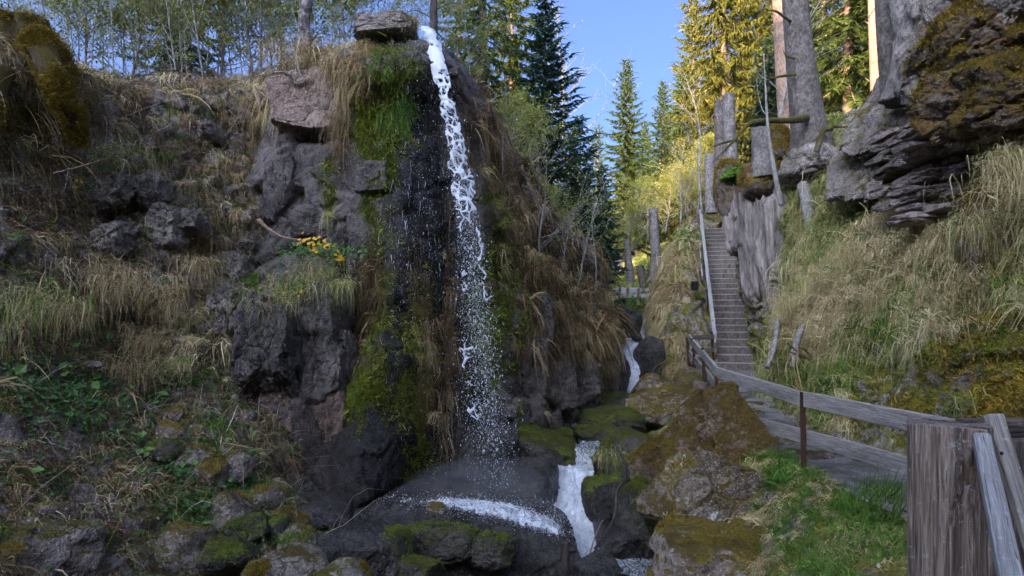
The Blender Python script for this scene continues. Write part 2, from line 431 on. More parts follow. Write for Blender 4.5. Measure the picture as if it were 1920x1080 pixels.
# --- the waterfall cliff, from the gully on its left round the nose to the mossy flank in the gorge
cliff_cols = [
 [(470,215,16),(470,165,12.4),(465,260,11.4),(455,380,10.9),(440,500,10.4),(425,640,9.9),(415,790,9.3),(410,1000,8.9)],
 [(515,175,16),(512,128,11.3),(515,250,10.9),(505,380,10.5),(495,500,10.1),(480,640,9.3),(470,770,8.8),(465,980,8.3)],
 [(575,160,16),(565,108,10.9),(575,250,10.6),(565,380,10.25),(560,480,9.9),(550,620,9.1),(545,760,8.9),(540,980,8.3)],
 [(640,140,16),(640,88,10.6),(640,250,10.35),(635,380,10.1),(630,490,9.9),(640,640,9.7),(620,780,9.1),(600,980,8.6)],
 [(700,125,16),(700,72,10.3),(700,230,10.05),(700,360,9.8),(700,490,9.6),(690,630,9.2),(665,780,8.9),(640,980,8.6)],
 [(755,115,16),(755,70,10.0),(750,230,9.95),(752,360,9.75),(750,490,9.5),(745,640,9.2),(735,790,9.0),(720,980,8.9)],
 [(810,120,16),(808,76,10.2),(812,220,10.25),(820,360,10.1),(820,490,10.0),(815,640,9.9),(805,790,9.7),(795,980,9.5)],
 [(860,150,16),(850,104,10.6),(875,220,10.55),(880,360,10.5),(885,490,10.4),(885,640,10.25),(885,790,10.1),(880,980,9.9)],
 [(925,215,16.5),(888,165,11.3),(905,290,11.1),(925,420,10.9),(940,520,10.7),(940,640,10.5),(950,740,10.4),(960,930,10.3)],
 [(1010,355,17.5),(990,350,13.0),(1000,410,12.6),(1010,480,12.3),(1010,550,12.0),(1010,640,11.8),(1015,730,11.6),(1020,880,11.5)],
 [(1090,450,19),(1070,445,14.8),(1080,490,14.3),(1085,540,13.9),(1090,590,13.6),(1090,660,13.4),(1090,735,13.2),(1090,850,13.0)],
 [(1125,500,21),(1108,490,17.2),(1128,540,16.7),(1140,580,16.4),(1148,620,16.2),(1148,680,16.0),(1140,745,15.6),(1130,820,15.4)],
 [(1105,520,27),(1110,520,21.5),(1120,545,21.2),(1126,570,21),(1134,590,21),(1140,620,21),(1142,655,21),(1142,700,21)],
]
cliff_sculpt = [
 (665,580,26,120,1.3), (690,470,16,60,0.25), (560,150,55,38,0.75), (600,255,70,16,0.35), (700,345,28,14,-0.22), (700,362,30,10,0.3),
 (500,640,40,80,-0.35), (560,600,60,30,-0.3), (500,810,60,30,0.35), (560,820,50,80,-0.2), (690,900,70,120,-0.5), (700,690,40,90,-0.35),
 (640,700,18,80,0.4), (800,700,22,200,0.3), (870,640,26,220,-0.25), (835,500,22,250,0.25), (1000,640,70,60,-0.35), (1080,640,60,70,-0.5), (985,390,26,50,-0.35),
 (985,455,26,14,0.3), (905,430,16,260,-0.2), (950,560,14,200,0.25), (700,130,60,40,-0.15), (560,520,60,20,-0.35),
]
cliff = patch("cliff_face", WC(cliff_cols), 330, 420, M['cliff'], cliff_sculpt, crag=(0.22, [(1020,560,140,220,0.22), (700,700,70,300,-0.08)]),
  cell=(0.8, 0.8, 0.75), rough=0.07, seed=1,
  attrs={
   'moss': (0.0, [(735,180,45,90,0.75), (720,320,22,40,0.5),(690,420,14,70,0.6),(705,560,30,110,0.5),(690,760,60,60,0.35),(780,700,30,200,0.25),(620,360,18,50,0.3),(560,200,60,20,-0.3),(930,450,60,250,0.30),(1040,600,120,150,0.35),(540,130,60,30,0.3),(1100,700,80,60,0.35)]),
   'wet': (0.5, [(700,850,140,160,0.7),(790,600,90,260,0.75),(790,300,60,140,0.7),(870,700,70,300,0.7),(660,600,40,120,0.5),(600,300,60,60,0.1),(560,190,60,50,-0.3),(1000,560,100,200,-0.2)]),
   'pink': (0.0, [(600,800,26,90,0.6),(575,200,60,45,0.6),(530,350,30,60,0.35),(520,700,50,80,0.15)]),
   'soil': (0.0, [(560,140,60,30,0.75),(880,150,40,60,0.5),(980,400,70,120,0.75),(1030,520,110,150,0.6),(930,350,40,200,0.45),(870,240,40,90,0.45),(1100,600,70,120,0.4),(640,115,40,50,0.5)]),
  })

# --- the overgrown slope on the left
left_rows = [
 [(-300,150,20),(0,190,20),(130,190,20),(260,190,20),(380,185,20),(470,180,20),(540,175,20)],
 [(-200,60,8.3),(0,92,9.0),(130,128,10.0),(260,158,11.2),(380,158,11.9),(470,150,12.3),(540,150,13.0)],
 [(-180,240,7.8),(0,240,8.3),(130,250,9.2),(260,260,10.2),(380,255,11.0),(470,265,11.4),(540,270,12.0)],
 [(-170,400,7.3),(0,400,7.8),(130,400,8.8),(260,390,9.7),(380,390,10.3),(470,390,10.7),(540,400,11.3)],
 [(-160,540,6.9),(0,520,7.4),(130,510,8.4),(260,510,9.2),(380,500,9.8),(470,500,10.2),(540,510,10.8)],
 [(-160,650,6.6),(0,630,7.2),(130,620,8.4),(260,625,8.9),(380,620,9.2),(470,640,9.5),(540,650,10.2)],
 [(-160,800,5.8),(0,760,6.4),(130,750,7.2),(260,750,7.8),(380,750,8.2),(470,780,8.6),(540,800,9.3)],
 [(-180,950,4.8),(0,920,5.3),(130,900,6.1),(260,890,6.7),(380,890,7.1),(470,900,7.6),(560,920,8.3)],
 [(-200,1150,3.8),(-20,1100,4.4),(130,1070,5.0),(260,1060,5.5),(380,1050,6.0),(500,1030,6.5),(620,1010,7.2)],
 [(-200,1500,2.8),(0,1400,3.2),(150,1350,3.7),(300,1300,4.2),(450,1250,4.8),(600,1200,5.4),(720,1150,6.0)],
]
left = patch("left_slope", [[W(*p) for p in r] for r in left_rows], 330, 250, M['slope'],
  [(210,600,70,50,0.9),(60,585,60,30,-0.35),(230,420,60,60,0.35),(300,430,40,40,-0.25),(330,540,40,20,-0.25),(400,400,50,30,-0.3),(330,640,60,25,-0.3),(250,690,70,40,-0.25),(70,470,50,30,-0.3),(300,250,80,30,-0.25),(420,440,40,40,0.25)],
  crag=(0.20, [(250,420,140,120,0.25),(380,450,120,150,0.2),(250,850,300,150,-0.08)]), cell=(1.3, 1.3, 1.7), rough=0.16, seed=5,
  attrs={'moss': (0.05, [(60,200,100,120,0.3),(250,800,250,200,0.15),(330,400,100,100,0.15),(430,960,120,60,0.4)]),
         'wet': (0.1, [(210,590,80,60,0.4)]), 'pink': (0.0, [(400,400,60,60,0.2)]),
         'soil': (0.48, [(220,420,60,70,-0.6),(390,420,60,60,-0.45),(430,560,60,80,-0.4),(200,600,70,40,0.2),(250,700,200,60,0.15)])})

# --- the bank, path and rock wall on the right, followed from the camera to the stairs and beyond
def lin(x, xs, ys): return np.interp(x, xs, ys)
def xwall(Y): return lin(Y, [-4, 6, 10, 13, 15, 17, 19, 27, 34], [4.1, 4.2, 4.3, 4.75, 5.3, 5.95, 6.4, 8.45, 11.0])
def zpath(Y): return lin(Y, [-4, 4, 8, 12, 17, 17.6], [0.0, 0.0, 0.0, 0.1, 0.3, 0.33])
def xedge(Y): return lin(Y, [-4, 5, 11, 17, 18], [3.15, 3.15, 3.1, 4.2, 4.5])
STAIR0, STAIR1, NSTEP = np.array([5.42, 17.0, 0.33]), np.array([7.95, 27.0, 4.92]), 26
def zbase(Y):
    return np.where(Y < 17, zpath(Y), lin(Y, [17, 27, 34], [0.33, 4.92, 6.5]))
hs = [-0.25, 0.0, 0.7, 1.4, 2.2, 3.0, 3.8, 4.8, 6.0, 7.0, 11.0]
walls = {
 -4: [-.1, 0, .25, .55, .95, 1.25, 1.2, .9, .7, 3, 14], 3: [-.1, 0, .25, .55, .95, 1.25, 1.2, .9, .7, 3, 14], 6: [-.1, 0, .25, .55, .95, 1.25, 1.2, .9, .7, 3, 14],
 8: [-.1, 0, .25, .55, .95, 1.3, 1.35, 1.1, 1.0, 3.5, 14], 10: [-.1, 0, .25, .6, 1.0, 1.5, 1.9, 2.1, 2.6, 4.5, 15], 12: [-.1, 0, .25, .6, 1.0, 1.5, 2.0, 2.7, 3.6, 6, 16],
 13.5: [-.1, 0, .2, .5, .8, 1.1, 1.4, 1.9, 3.2, 6, 16], 15: [-.1, 0, .2, .35, .45, .55, .7, .95, 2.5, 5, 15], 16: [-.1, 0, .1, .1, 0.05, 0, .1, .6, 2.0, 5, 15],
 17.2: [-.1, 0, -.1, -.22, -.42, -.62, -.7, .2, 2.0, 5, 15], 19: [-.1, 0, 0, 0, -.1, -.2, .0, .8, 2.0, 5, 15],
 22: [-.1, 0, 0, .1, .2, .4, .8, 1.6, 3, 6, 15], 27: [-.1, 0, .2, .5, .9, 1.5, 2.1, 3, 4, 7, 15], 34: [-.1, 0, .5, 1, 2, 3, 4, 5, 6, 9, 16]}
wr = []
for Y, dx in walls.items():
    k = 1.0 if Y < 17 else lin(Y, [17, 20, 27, 34], [1.0, 0.9, 0.45, 0.35])
    wr.append([[float(xwall(Y)) + d, Y + 0.12 * max(d, 0), float(zbase(np.array(float(Y)))) + h * k] for h, d in zip(hs, dx)])
wr = np.swapaxes(np.array(wr), 0, 1)
right = patch("rock_wall_right", wr[:, ::-1], 300, 360, M['right'],
  [(1790,330,70,40,0.5),(1650,330,40,30,0.25),(1560,380,40,30,0.25)],
  crag=(0.13, [(1800,230,150,110,0.22),(1640,260,110,110,0.14),(1420,480,60,110,0.10)]), cell=(0.9, 0.9, 2.6), rough=0.13, seed=11,
  attrs={'moss': (0.25, [(1420,460,70,120,-0.5),(1650,220,90,60,-0.35),(1750,150,60,60,-0.4),(1680,330,80,60,0.25),(1850,640,120,100,0.3),(1800,270,120,60,-0.4),(1850,120,60,80,0.3)]),
         'pink': (0.0, [(1750,230,60,120,0.25),(1420,450,60,110,0.25),(1540,340,40,60,0.3)]), 'wet': (0.0, []),
         'soil': (0.30, [(1420,460,80,120,-0.8),(1660,220,130,110,-0.8),(1810,230,150,100,-0.8),(1650,420,80,60,0.3),(1560,620,200,100,0.15),(1840,350,60,30,0.4)])})

# --- bank between path and stream
bank_rows = []
for Y, pts in {
  -4: [(-6, -.6), (-3, -.1), (0, 0), (1.5, 0.0), (2.6, 0), (3.2, 0)], 1.5: [(-6, -.6), (-3, -.2), (0, -.02), (1.5, 0.0), (2.6, 0), (3.2, 0)],
  3.2: [(-2, -1.6), (-.6, -1.4), (.8, -.5), (1.8, -.08), (2.6, 0), (3.2, 0)], 4.5: [(-.5, -1.7), (.6, -1.5), (1.45, -.7), (2.0, -.12), (2.7, .02), (3.2, 0)],
  6: [(.6, -1.8), (1.2, -1.5), (1.8, -.8), (2.3, -.3), (2.8, .05), (3.2, 0)], 8: [(1.0, -1.6), (1.6, -1.3), (2.0, -.9), (2.5, -.35), (2.85, .05), (3.15, .02)],
  10: [(1.2, -1.2), (1.7, -.9), (2.1, -.6), (2.6, -.25), (2.9, .02), (3.1, .05)], 12: [(1.7, -1.0), (2.1, -.7), (2.5, -.45), (2.8, -.2), (3.1, .03), (3.3, .1)],
  14: [(2.1, -.7), (2.5, -.5), (2.9, -.3), (3.2, -.1), (3.5, .08), (3.7, .2)], 16: [(2.9, -.5), (3.2, -.35), (3.5, -.15), (3.75, .0), (3.95, .18), (4.1, .27)], 18: [(3.4, -.2), (3.7, 0), (3.9, .15), (4.15, .25), (4.4, .33), (4.6, .36)]}.items():
    bank_rows.append([[x, Y, z] for x, z in pts])
bank = patch("stream_bank", np.array(bank_rows)[::-1], 200, 90, M['right'], [], crag=0.05, rough=0.10, seed=21, flip=False,
  attrs={'moss': (0.15, []), 'soil': (0.45, []), 'pink': (0.0, []), 'wet': (0.0, [])}, fade=lambda P: sstep(3.25, 2.8, P[..., 0] - np.maximum(0, P[..., 1] - 11) * 0.2))

# --- the path of trodden gravel
t = NT("gravel path"); pos = t.n("NewGeometry").outputs["Position"]
vo = t.n("TexVoronoi", {"Vector": pos, "Scale": 55.0}); vo2 = t.n("TexVoronoi", {"Vector": pos, "Scale": 24.0})
n1 = t.noise(pos, 1.4, 6, 0.6); n2 = t.noise(pos, 90, 3, 0.6)
gcol = t.mix(t.math('MULTIPLY', t.n("SeparateColor", {0: vo.outputs["Color"]}).outputs[0], 0.9), (0.14, 0.125, 0.11), (0.38, 0.35, 0.32))
gcol = t.mix(t.rng(n1, 0.42, 0.6), gcol, (0.11, 0.092, 0.075))
bp = t.n("Bump", {"Height": t.math('ADD', vo.outputs["Distance"], t.math('ADD', vo2.outputs["Distance"], n2)), "Strength": 0.8, "Distance": 0.02}).outputs[0]
M['gravel'] = t.done(t.n("BsdfPrincipled", {"Base Color": gcol, "Roughness": 0.9, "Normal": bp}).outputs[0])
nY, nX = 260, 40
Ys = np.linspace(-4, 17.3, nY); P = np.zeros((nY, nX, 3))
for j in range(nX):
    f = j / (nX - 1); P[:, j, 0] = (xedge(Ys) - 0.12) * (1 - f) + (xwall(Ys) + 0.25) * f; P[:, j, 1] = Ys; P[:, j, 2] = zpath(Ys) + 0.012 + 0.05 * abs(2 * f - 1) ** 3
P[..., 2] += 0.045 * fbm(P * 1.6, 4, 3) + 0.03 * fbm(P * 7, 3, 4) * sstep(8, 12, P[..., 1]) + 0.010 * fbm(P * 16, 2, 5)
me = mesh_np("footpath", P, [grid_faces(nY, nX)], M['gravel'])
link("footpath", me, kind="structure")
pt = Patch(); pt.P, pt.N = P, grid_normals(P); pt.area = np.linalg.norm(np.cross(P[1:, :-1] - P[:-1, :-1], P[:-1, 1:] - P[:-1, :-1]), axis=-1); pt.px, pt.py = proj(P); PATCH['path'] = pt

# --- grassy mound between stream and stairs
mound_rows = [
 [(1205,735,18.2),(1235,740,17.6),(1260,735,17.0),(1300,730,16.6),(1348,720,16.6)],
 [(1222,660,18.8),(1245,655,18.2),(1265,640,17.8),(1305,640,17.6),(1342,650,17.5)],
 [(1226,605,20.2),(1245,590,19.5),(1265,570,19.0),(1302,578,18.8),(1335,610,18.8)],
 [(1232,575,23),(1250,545,21.5),(1268,510,20.5),(1300,512,20.6),(1330,545,20.8)],
 [(1240,560,27),(1262,490,24),(1280,452,23),(1300,458,23.2),(1325,490,23.5)],
 [(1250,552,30),(1287,438,27),(1300,420,26.5),(1308,428,26.6),(1328,452,27)],
 [(1240,530,36),(1290,425,34),(1310,410,34),(1330,400,34),(1360,400,34)],
]
mound = patch("grassy_mound", [[W(*p) for p in r] for r in mound_rows][::-1], 150, 80, M['right'], [], crag=(0.15, [(1300,540,30,110,.3)]), cell=(1, 1, 1.6), rough=0.10, seed=31,
  attrs={'moss': (0.1, []), 'soil': (0.45, [(1300,480,40,60,-0.3)]), 'pink': (0.0, []), 'wet': (0.0, [(1225,680,20,40,0.6)])})

# --- stream bed, valley floor and the wooded ground behind
sY = [3, 7, 8.5, 10, 11, 12, 16, 17, 17.8, 18.4, 20.8, 21.6, 24, 28, 40, 80, 140]
sZ = [-1.9, -1.55, -1.45, -1.0, -0.72, -0.68, -0.35, -0.25, 0.2, 0.85, 1.05, 1.4, 1.75, 2.3, 3.6, 9.5, 18]
sX = [0.75, 0.85, 0.92, 0.80, 0.95, 1.25, 2.65, 2.95, 3.1, 3.2, 3.75, 3.95, 4.5, 5.1, 6.3, 9, 12]
def zstream(Y): return np.interp(Y, sY, sZ)
def xstream(Y): return np.interp(Y, sY, sX)
nY, nX = 150, 150
yy = np.concatenate([np.linspace(2.5, 30, 100), 30 + np.linspace(0.1, 1, 50) ** 2 * 270]); xx = np.sinh(np.linspace(-4.2, 4.2, nX)) / np.sinh(4.2) * 260
P = np.zeros((nY, nX, 3)); P[..., 0] = xx[None] + xstream(yy)[:, None] ; P[..., 1] = yy[:, None]
dx = np.abs(xx)[None]
P[..., 2] = zstream(yy)[:, None] - 0.22 + np.minimum(0.12 * np.maximum(dx - 1.0, 0), 1.0) * sstep(26, 30, yy)[:, None] + 0.05 * fbm(P * 1.3, 4, 9)
far = sstep(30, 60, yy)[:, None]
P[..., 2] += far * (np.maximum(xx[None] - 2, 0) * 0.28 + np.maximum(-xx[None] - 6, 0) * 0.10) + far * 1.2 * fbm(P * 0.08, 3, 2)
me = mesh_np("valley_ground", P, [grid_faces(nY, nX)], M['forest'])
link("valley_ground", me, kind="structure")
pt = Patch(); pt.P, pt.N = P, grid_normals(P); PATCH['valley'] = pt

plat_rows = [[(-700,150,18),(-200,165,19),(130,178,19),(300,182,19),(450,178,19),(560,172,18.5),(700,150,17),(820,150,16.5),(930,240,17.5),(1030,370,18.5),(1110,470,20)],
             [(-700,170,24),(-200,180,24),(130,190,24),(300,192,24),(450,190,24),(560,190,24),(700,190,24),(820,210,24),(930,300,25),(1030,400,26),(1110,480,27)],
             [(-700,200,38),(-200,210,38),(130,215,38),(300,220,38),(450,220,38),(560,230,38),(700,240,38),(820,280,38),(930,350,38),(1030,420,38),(1110,470,38)],
             [(-700,230,75),(-200,240,75),(130,250,75),(300,250,75),(450,260,75),(560,270,75),(700,290,75),(820,320,75),(930,360,75),(1030,410,75),(1110,440,75)]]
plateau = patch("wooded_plateau", [[W(*p) for p in r] for r in plat_rows][::-1], 70, 120, M['forest'], [], crag=0.0, rough=0.35, seed=41, attrs={'moss': (0.15, []), 'soil': (0.1, [])})

# --- the wooded ridge behind the viewer, which keeps the evening sun out of the gorge
n = 160; tt = np.linspace(-170, 75, n); ss = np.linspace(-75, -22, 24)
H = np.array([math.sin(SUN_HEAD), math.cos(SUN_HEAD)]); T = np.array([-H[1], H[0]])
P = np.zeros((24, n, 3)); P[..., 0] = ss[:, None] * H[0] + tt[None] * T[0]; P[..., 1] = ss[:, None] * H[1] + tt[None] * T[1]
prof = np.interp(ss, [-75, -55, -45, -35, -22], [22.0, 32.0, 31.0, 17.0, -3.0])
P[..., 2] = prof[:, None] + 1.2 * fbm(P * 0.07, 3, 8)
P[..., 2] *= np.minimum(1, 0.25 + (tt[None] + 170) / 70.0)
me = mesh_np("hill_behind", P, [grid_faces(24, n)], M['forest']); link("hill_behind", me, kind="structure")

# ------------------------------------------------------------------ boulders and rock pieces
_ico = {}
def ico(sub):
    if sub in _ico: return _ico[sub]
    g = (1 + 5 ** 0.5) / 2
    V = unit(np.array([[-1, g, 0], [1, g, 0], [-1, -g, 0], [1, -g, 0], [0, -1, g], [0, 1, g], [0, -1, -g], [0, 1, -g], [g, 0, -1], [g, 0, 1], [-g, 0, -1], [-g, 0, 1]], float))
    Fc = np.array([[0, 11, 5], [0, 5, 1], [0, 1, 7], [0, 7, 10], [0, 10, 11], [1, 5, 9], [5, 11, 4], [11, 10, 2], [10, 7, 6], [7, 1, 8], [3, 9, 4], [3, 4, 2], [3, 2, 6], [3, 6, 8], [3, 8, 9], [4, 9, 5], [2, 4, 11], [6, 2, 10], [8, 6, 7], [9, 8, 1]])
    for _ in range(sub):
        e = np.concatenate([Fc[:, [0, 1]], Fc[:, [1, 2]], Fc[:, [2, 0]]]); e.sort(axis=1)
        u, inv = np.unique(e, axis=0, return_inverse=True); inv = inv.reshape(3, -1)
        mid = unit(V[u].mean(1)) ; n0 = len(V); V = np.vstack([V, mid])
        a, b, c = (inv[k] + n0 for k in range(3))
        Fc = np.concatenate([np.stack([Fc[:, 0], a, c], -1), np.stack([Fc[:, 1], b, a], -1), np.stack([Fc[:, 2], c, b], -1), np.stack([a, b, c], -1)])
    _ico[sub] = (V, Fc); return V, Fc

def stone_mesh(name, size, seed, mat, sub=4, cuts=9, ang=0.75, rough=0.07, planes=()):
    r = np.random.default_rng(seed + 100)
    V, Fc = ico(sub); p_ = 3.2
    Rr = rotz(r.uniform(-.5, .5)) @ roty(r.uniform(-.35, .35)) @ rotx(r.uniform(-.35, .35))
    Q = V @ Rr; P = V * (1.02 / (np.abs(Q) ** p_).sum(-1) ** (1 / p_))[:, None]
    ns = list(planes)
    for _ in range(cuts):
        n = unit(r.normal(size=3)); ns.append((n, r.uniform(0.66, 0.98)))
    for n, d in ns:
        n = unit(np.asarray(n, float)); h = P @ n - d
        P = P - np.where(h > 0, h * ang, 0)[:, None] * n
    if sub >= 4:
        F1, F2, cid, vec = worley(P * 1.7 + 0.25 * np.stack([fbm(P * 2, 2, 1), fbm(P * 2, 2, 2), fbm(P * 2, 2, 3)], -1) + seed, seed % 90)
        P = P + unit(P) * (rough * 1.3 * ((cid[:, 0] - 0.5) + (vec * (cid - .5)).sum(-1) - 0.25 * (1 - sstep(0, .12, F2 - F1))))[:, None]
    P = P + unit(P) * (rough * fbm(P * 2.1 + seed, 5, seed % 50) + rough * 0.5 * fbm(P * 7 + seed, 3, seed % 31))[:, None]
    P = P * np.asarray(size)
    return mesh_np(name, P, [Fc], mat, smooth=False)

def rz_(me, R):
    n = len(me.vertices); co = np.zeros(n * 3, np.float32); me.vertices.foreach_get("co", co)
    me.vertices.foreach_set("co", (co.reshape(-1, 3) @ np.asarray(R).T).astype(np.float32).ravel()); me.update()

def boulder(box, Y, label, mat='boulder_moss', seed=0, depth=None, sub=4, name="boulder", cat="boulder", group=None, tilt=0.0, cuts=9, ang=0.92, sink=0.0, planes=(), parent=None, rough=0.07, fill=1.08):
    """a stone that fills the photo box (x0, y0, x1, y1) from Y metres away"""
    x0, y0, x1, y1 = box; c = W((x0 + x1) / 2, (y0 + y1) / 2, Y); k = Y / FPX
    hx, hz = (x1 - x0) / 2 * k * fill, (y1 - y0) / 2 * k * fill; hy = (depth if depth else (hx + hz) * 0.5)
    me = stone_mesh(name, (hx, hy, hz), seed, M[mat], sub, cuts, ang, rough, planes)
    if tilt: rz_(me, roty(tilt))
    return link(name, me, parent, label if parent is None else None, cat if parent is None else None, group, None, c + np.array([0, 0, -sink]))

B = boulder
B((1192,738,1436,1000), 8.7, "large brown mossy boulder with a peaked top beside the wooden fence", 'boulder_brown', 3, 0.75, 5, cuts=4, planes=[((-0.50, 0.42, 0.80), 0.60), ((0.85, 0.25, 0.5), 0.74), ((0.05, -1, 0.22), 0.66), ((-0.9, -0.4, -0.25), 0.82)], ang=1.0)
B((1214,838,1448,1032), 7.6, "lichen spotted boulder with a slanting mossy top leaning on the peaked boulder", 'boulder_lichen', 8, 0.6, 5, cuts=3, planes=[((0.40, 0.30, 0.85), 0.58), ((-0.9, -0.25, 0.3), 0.74), ((-0.55, -0.3, -0.75), 0.72), ((0.05, -1, 0.12), 0.60)], ang=1.0)
B((1235,968,1475,1190), 6.5, "low mossy boulder at the bottom edge under the lichen spotted boulder", 'boulder_dry', 12, 0.7, 4, cuts=6)
M_ = "stones in the stream"
B((1082,764,1204,826), 12.4, "broad flat green mossy boulder upstream of the white cascade", 'boulder_moss', 21, 0.6, 4, cuts=3, fill=0.97, ang=0.75)
B((1122,737,1192,776), 14.2, "rounded bright green boulder below the small gorge fall", 'boulder_moss', 22, 0.4, 4, cuts=3, fill=0.97, ang=0.75)
B((1078,795,1164,836), 11.8, "low dark green stone in front of the broad flat mossy boulder", 'boulder_moss', 23, 0.45, 4, cuts=4, fill=0.97, ang=0.75)
B((996,737,1044,774), 13.2, "dark mossy stone at the foot of the overgrown gorge flank", 'boulder_moss', 24, 0.3, 4, fill=0.97, ang=0.75)
B((1068,742,1106,766), 13.8, "small mossy stone between two streamlets above the broad boulder", 'boulder_moss', 25, 0.25, 3, fill=0.97, ang=0.75)
B((1102,748,1136,770), 13.5, "small low mossy stone touching the rounded bright green boulder", 'boulder_moss', 26, 0.25, 3, fill=0.97, ang=0.75)
B((1016,756,1072,798), 12.7, "round olive green stone left of the broad flat mossy boulder", 'boulder_moss', 27, 0.35, 4, cuts=3, fill=0.97, ang=0.75)
B((976,774,1042,806), 12.1, "dark oval stone at the left end of the mossy stone row", 'boulder_moss', 28, 0.35, 4, fill=0.97, ang=0.75)
B((1000,724,1030,745), 13.6, "little round mossy stone at the back against the gorge flank", 'boulder_moss', 29, 0.2, 3, fill=0.97, ang=0.75)
B((980,800,1070,834), 11.5, "long flat blackish stone behind the green moss cushion rock", 'boulder_moss', 30, 0.6, 4, cuts=5)
B((938,806,1078,905), 10.5, "big green moss cushion rock left of the white cascade", 'boulder_moss', 31, 0.75, 4, cuts=4, planes=[((0.5, -0.1, 0.8), 0.72)])
B((938,848,1038,1000), 9.4, "black wet rock behind the waterfall spray", 'boulder_wet', 32, 0.6, 4, cuts=7)
B((830,780,960,900), 10.1, "dark wet ledge at the foot of the cliff behind the falling water", 'boulder_wet', 33, 0.5, 4)
B((1120,812,1220,918), 10.3, "dark mossy rock right of the cascade with grass on top", 'boulder_moss', 34, 0.6, 4, cuts=5)
B((1096,897,1172,975), 9.0, "rounded bright mossy rock under the leaning dead branch", 'boulder_moss', 35, 0.4, 4, cuts=3)
B((1162,905,1262,1060), 8.5, "tall dark mossy rock with hanging grass below the lichen spotted boulder", 'boulder_moss', 36, 0.45, 4, cuts=5)
B((1112,938,1152,1050), 8.7, "narrow black rock splitting the foot of the cascade", 'boulder_wet', 37, 0.3, 4)
B((1130,985,1205,1040), 8.3, "low black wet stone below the rounded bright mossy rock", 'boulder_wet', 38, 0.3, 4)
B((1068,1042,1162,1120), 7.4, "black pointed rock at the bottom edge in front of the foaming pool", 'boulder_wet', 39, 0.4, 4)
B((1240,1020,1300,1110), 7.4, "dark stone in the shade between the pool and the low mossy boulder", 'boulder_wet', 40, 0.3, 4)
B((1186,704,1252,756), 15.2, "brown rounded boulder right of the small gorge fall", 'boulder_dry', 41, 0.45, 4)
B((1190,730,1326,800), 13.0, "wide brown rock shelf below the fence corner", 'boulder_dry', 42, 0.7, 4, cuts=8)
B((1262,698,1345,800), 13.6, "crumbling earthy rock under the fence corner posts", 'boulder_grey', 43, 0.6, 4, cuts=8)
B((1196,636,1246,736), 17.6, "tall black wet rock right of the small gorge fall", 'boulder_wet', 44, 0.5, 4)
B((1150,575,1204,648), 19.6, "dark mossy rock left of the upper streamlet in the gorge", 'boulder_wet', 45, 0.6, 4)
B((1183,625,1206,642), 18.7, "small dark stone parting the streamlet above the gorge fall", 'boulder_wet', 46, 0.2, 3)
B((1112,660,1172,760), 16.6, "black wet rock left of the small gorge fall", 'boulder_wet', 47, 0.5, 4)
B((660,925,1068,1150), 8.0, "broad wet black rock dome under the waterfall", 'boulder_wet', 51, 1.0, 5, cuts=2, planes=[((0.32, 0.0, 0.9), 0.80), ((-0.5, -0.2, 0.8), 0.85)], rough=0.06, ang=0.85)
B((750,985,890,1050), 7.1, "green moss cushion on the front of the wet rock dome", 'boulder_moss', 52, 0.22, 5, cuts=2, rough=0.1)
B((880,1005,960,1062), 7.1, "smaller dark moss cushion right of the green one on the wet dome", 'boulder_moss', 53, 0.2, 4, cuts=2, rough=0.1)
B((800,942,834,968), 7.55, "small reddish brown stone sitting in the splash zone", 'boulder_dry', 54, 0.09, 3, cuts=8, name="stone", cat="stone")
B((588,985,735,1110), 6.6, "flat wet reddish slab with a mossy right edge at the bottom", 'boulder_wet', 55, 0.5, 4, cuts=6, name="rock_slab")
B((690,1000,770,1110), 6.7, "bright green mossy lump between the flat slab and the wet dome", 'boulder_moss', 56, 0.3, 4, cuts=3)
B((735,1040,830,1110), 6.5, "low mossy stone at the bottom edge below the green moss cushion", 'boulder_moss', 57, 0.3, 4)
B((460,1035,600,1140), 5.7, "pale grey lichen covered rock at the bottom edge", 'boulder_grey', 58, 0.4, 4, cuts=9)
B((575,1062,680,1140), 5.5, "pale grey stone right beside the lichen covered bottom rock", 'boulder_grey', 59, 0.3, 4, cuts=9)
B((512,955,572,996), 6.8, "small brown boulder above the flat wet slab", 'boulder_dry', 60, 0.2, 4)
B((530,990,596,1040), 6.4, "greyish stone with grass tuft left of the flat wet slab", 'boulder_grey', 61, 0.25, 4)
B((455,915,525,970), 7.2, "blocky dark mossy stone at the foot of the cliff buttress", 'boulder_grey', 62, 0.3, 4)
B((560,945,660,995), 7.4, "dark wet stone at the foot of the black mossy pillar", 'boulder_wet', 63, 0.35, 4)
B((388,925,470,990), 6.8, "brown block half buried in green ground cover", 'boulder_grey', 64, 0.3, 4)
B((300,985,395,1072), 5.9, "grey angular rock amid dead stalks near the bottom", 'boulder_grey', 65, 0.3, 4, cuts=10)
B((390,1010,480,1075), 5.8, "mossy elongated stone beside the grey angular rock", 'boulder_moss', 66, 0.3, 4)
B((-60,962,147,1150), 5.0, "large lichen streaked boulder in the bottom left corner", 'boulder_grey', 67, 0.45, 5, cuts=5, planes=[((0.2, -0.1, 0.95), 0.7), ((0.8, -0.5, 0.2), 0.8)], ang=0.95)
B((70,942,102,962), 4.95, "small tan pebble on top of the corner boulder", 'boulder_dry', 68, 0.05, 3, name="stone", cat="stone")
B((299,788,361,842), 7.5, "angular brown rock with a sloping face on the left slope", 'boulder_dry', 69, 0.22, 4, cuts=11, ang=0.95)
B((312,767,346,794), 7.6, "small mossy cap stone behind the angular brown rock", 'boulder_dry', 70, 0.14, 3)
B((276,826,332,868), 7.1, "mossy stone below the angular brown rock", 'boulder_moss', 71, 0.2, 4)
B((370,865,426,922), 7.1, "reddish rounded stone in the middle of the scree", 'boulder_dry', 72, 0.2, 4, cuts=7)
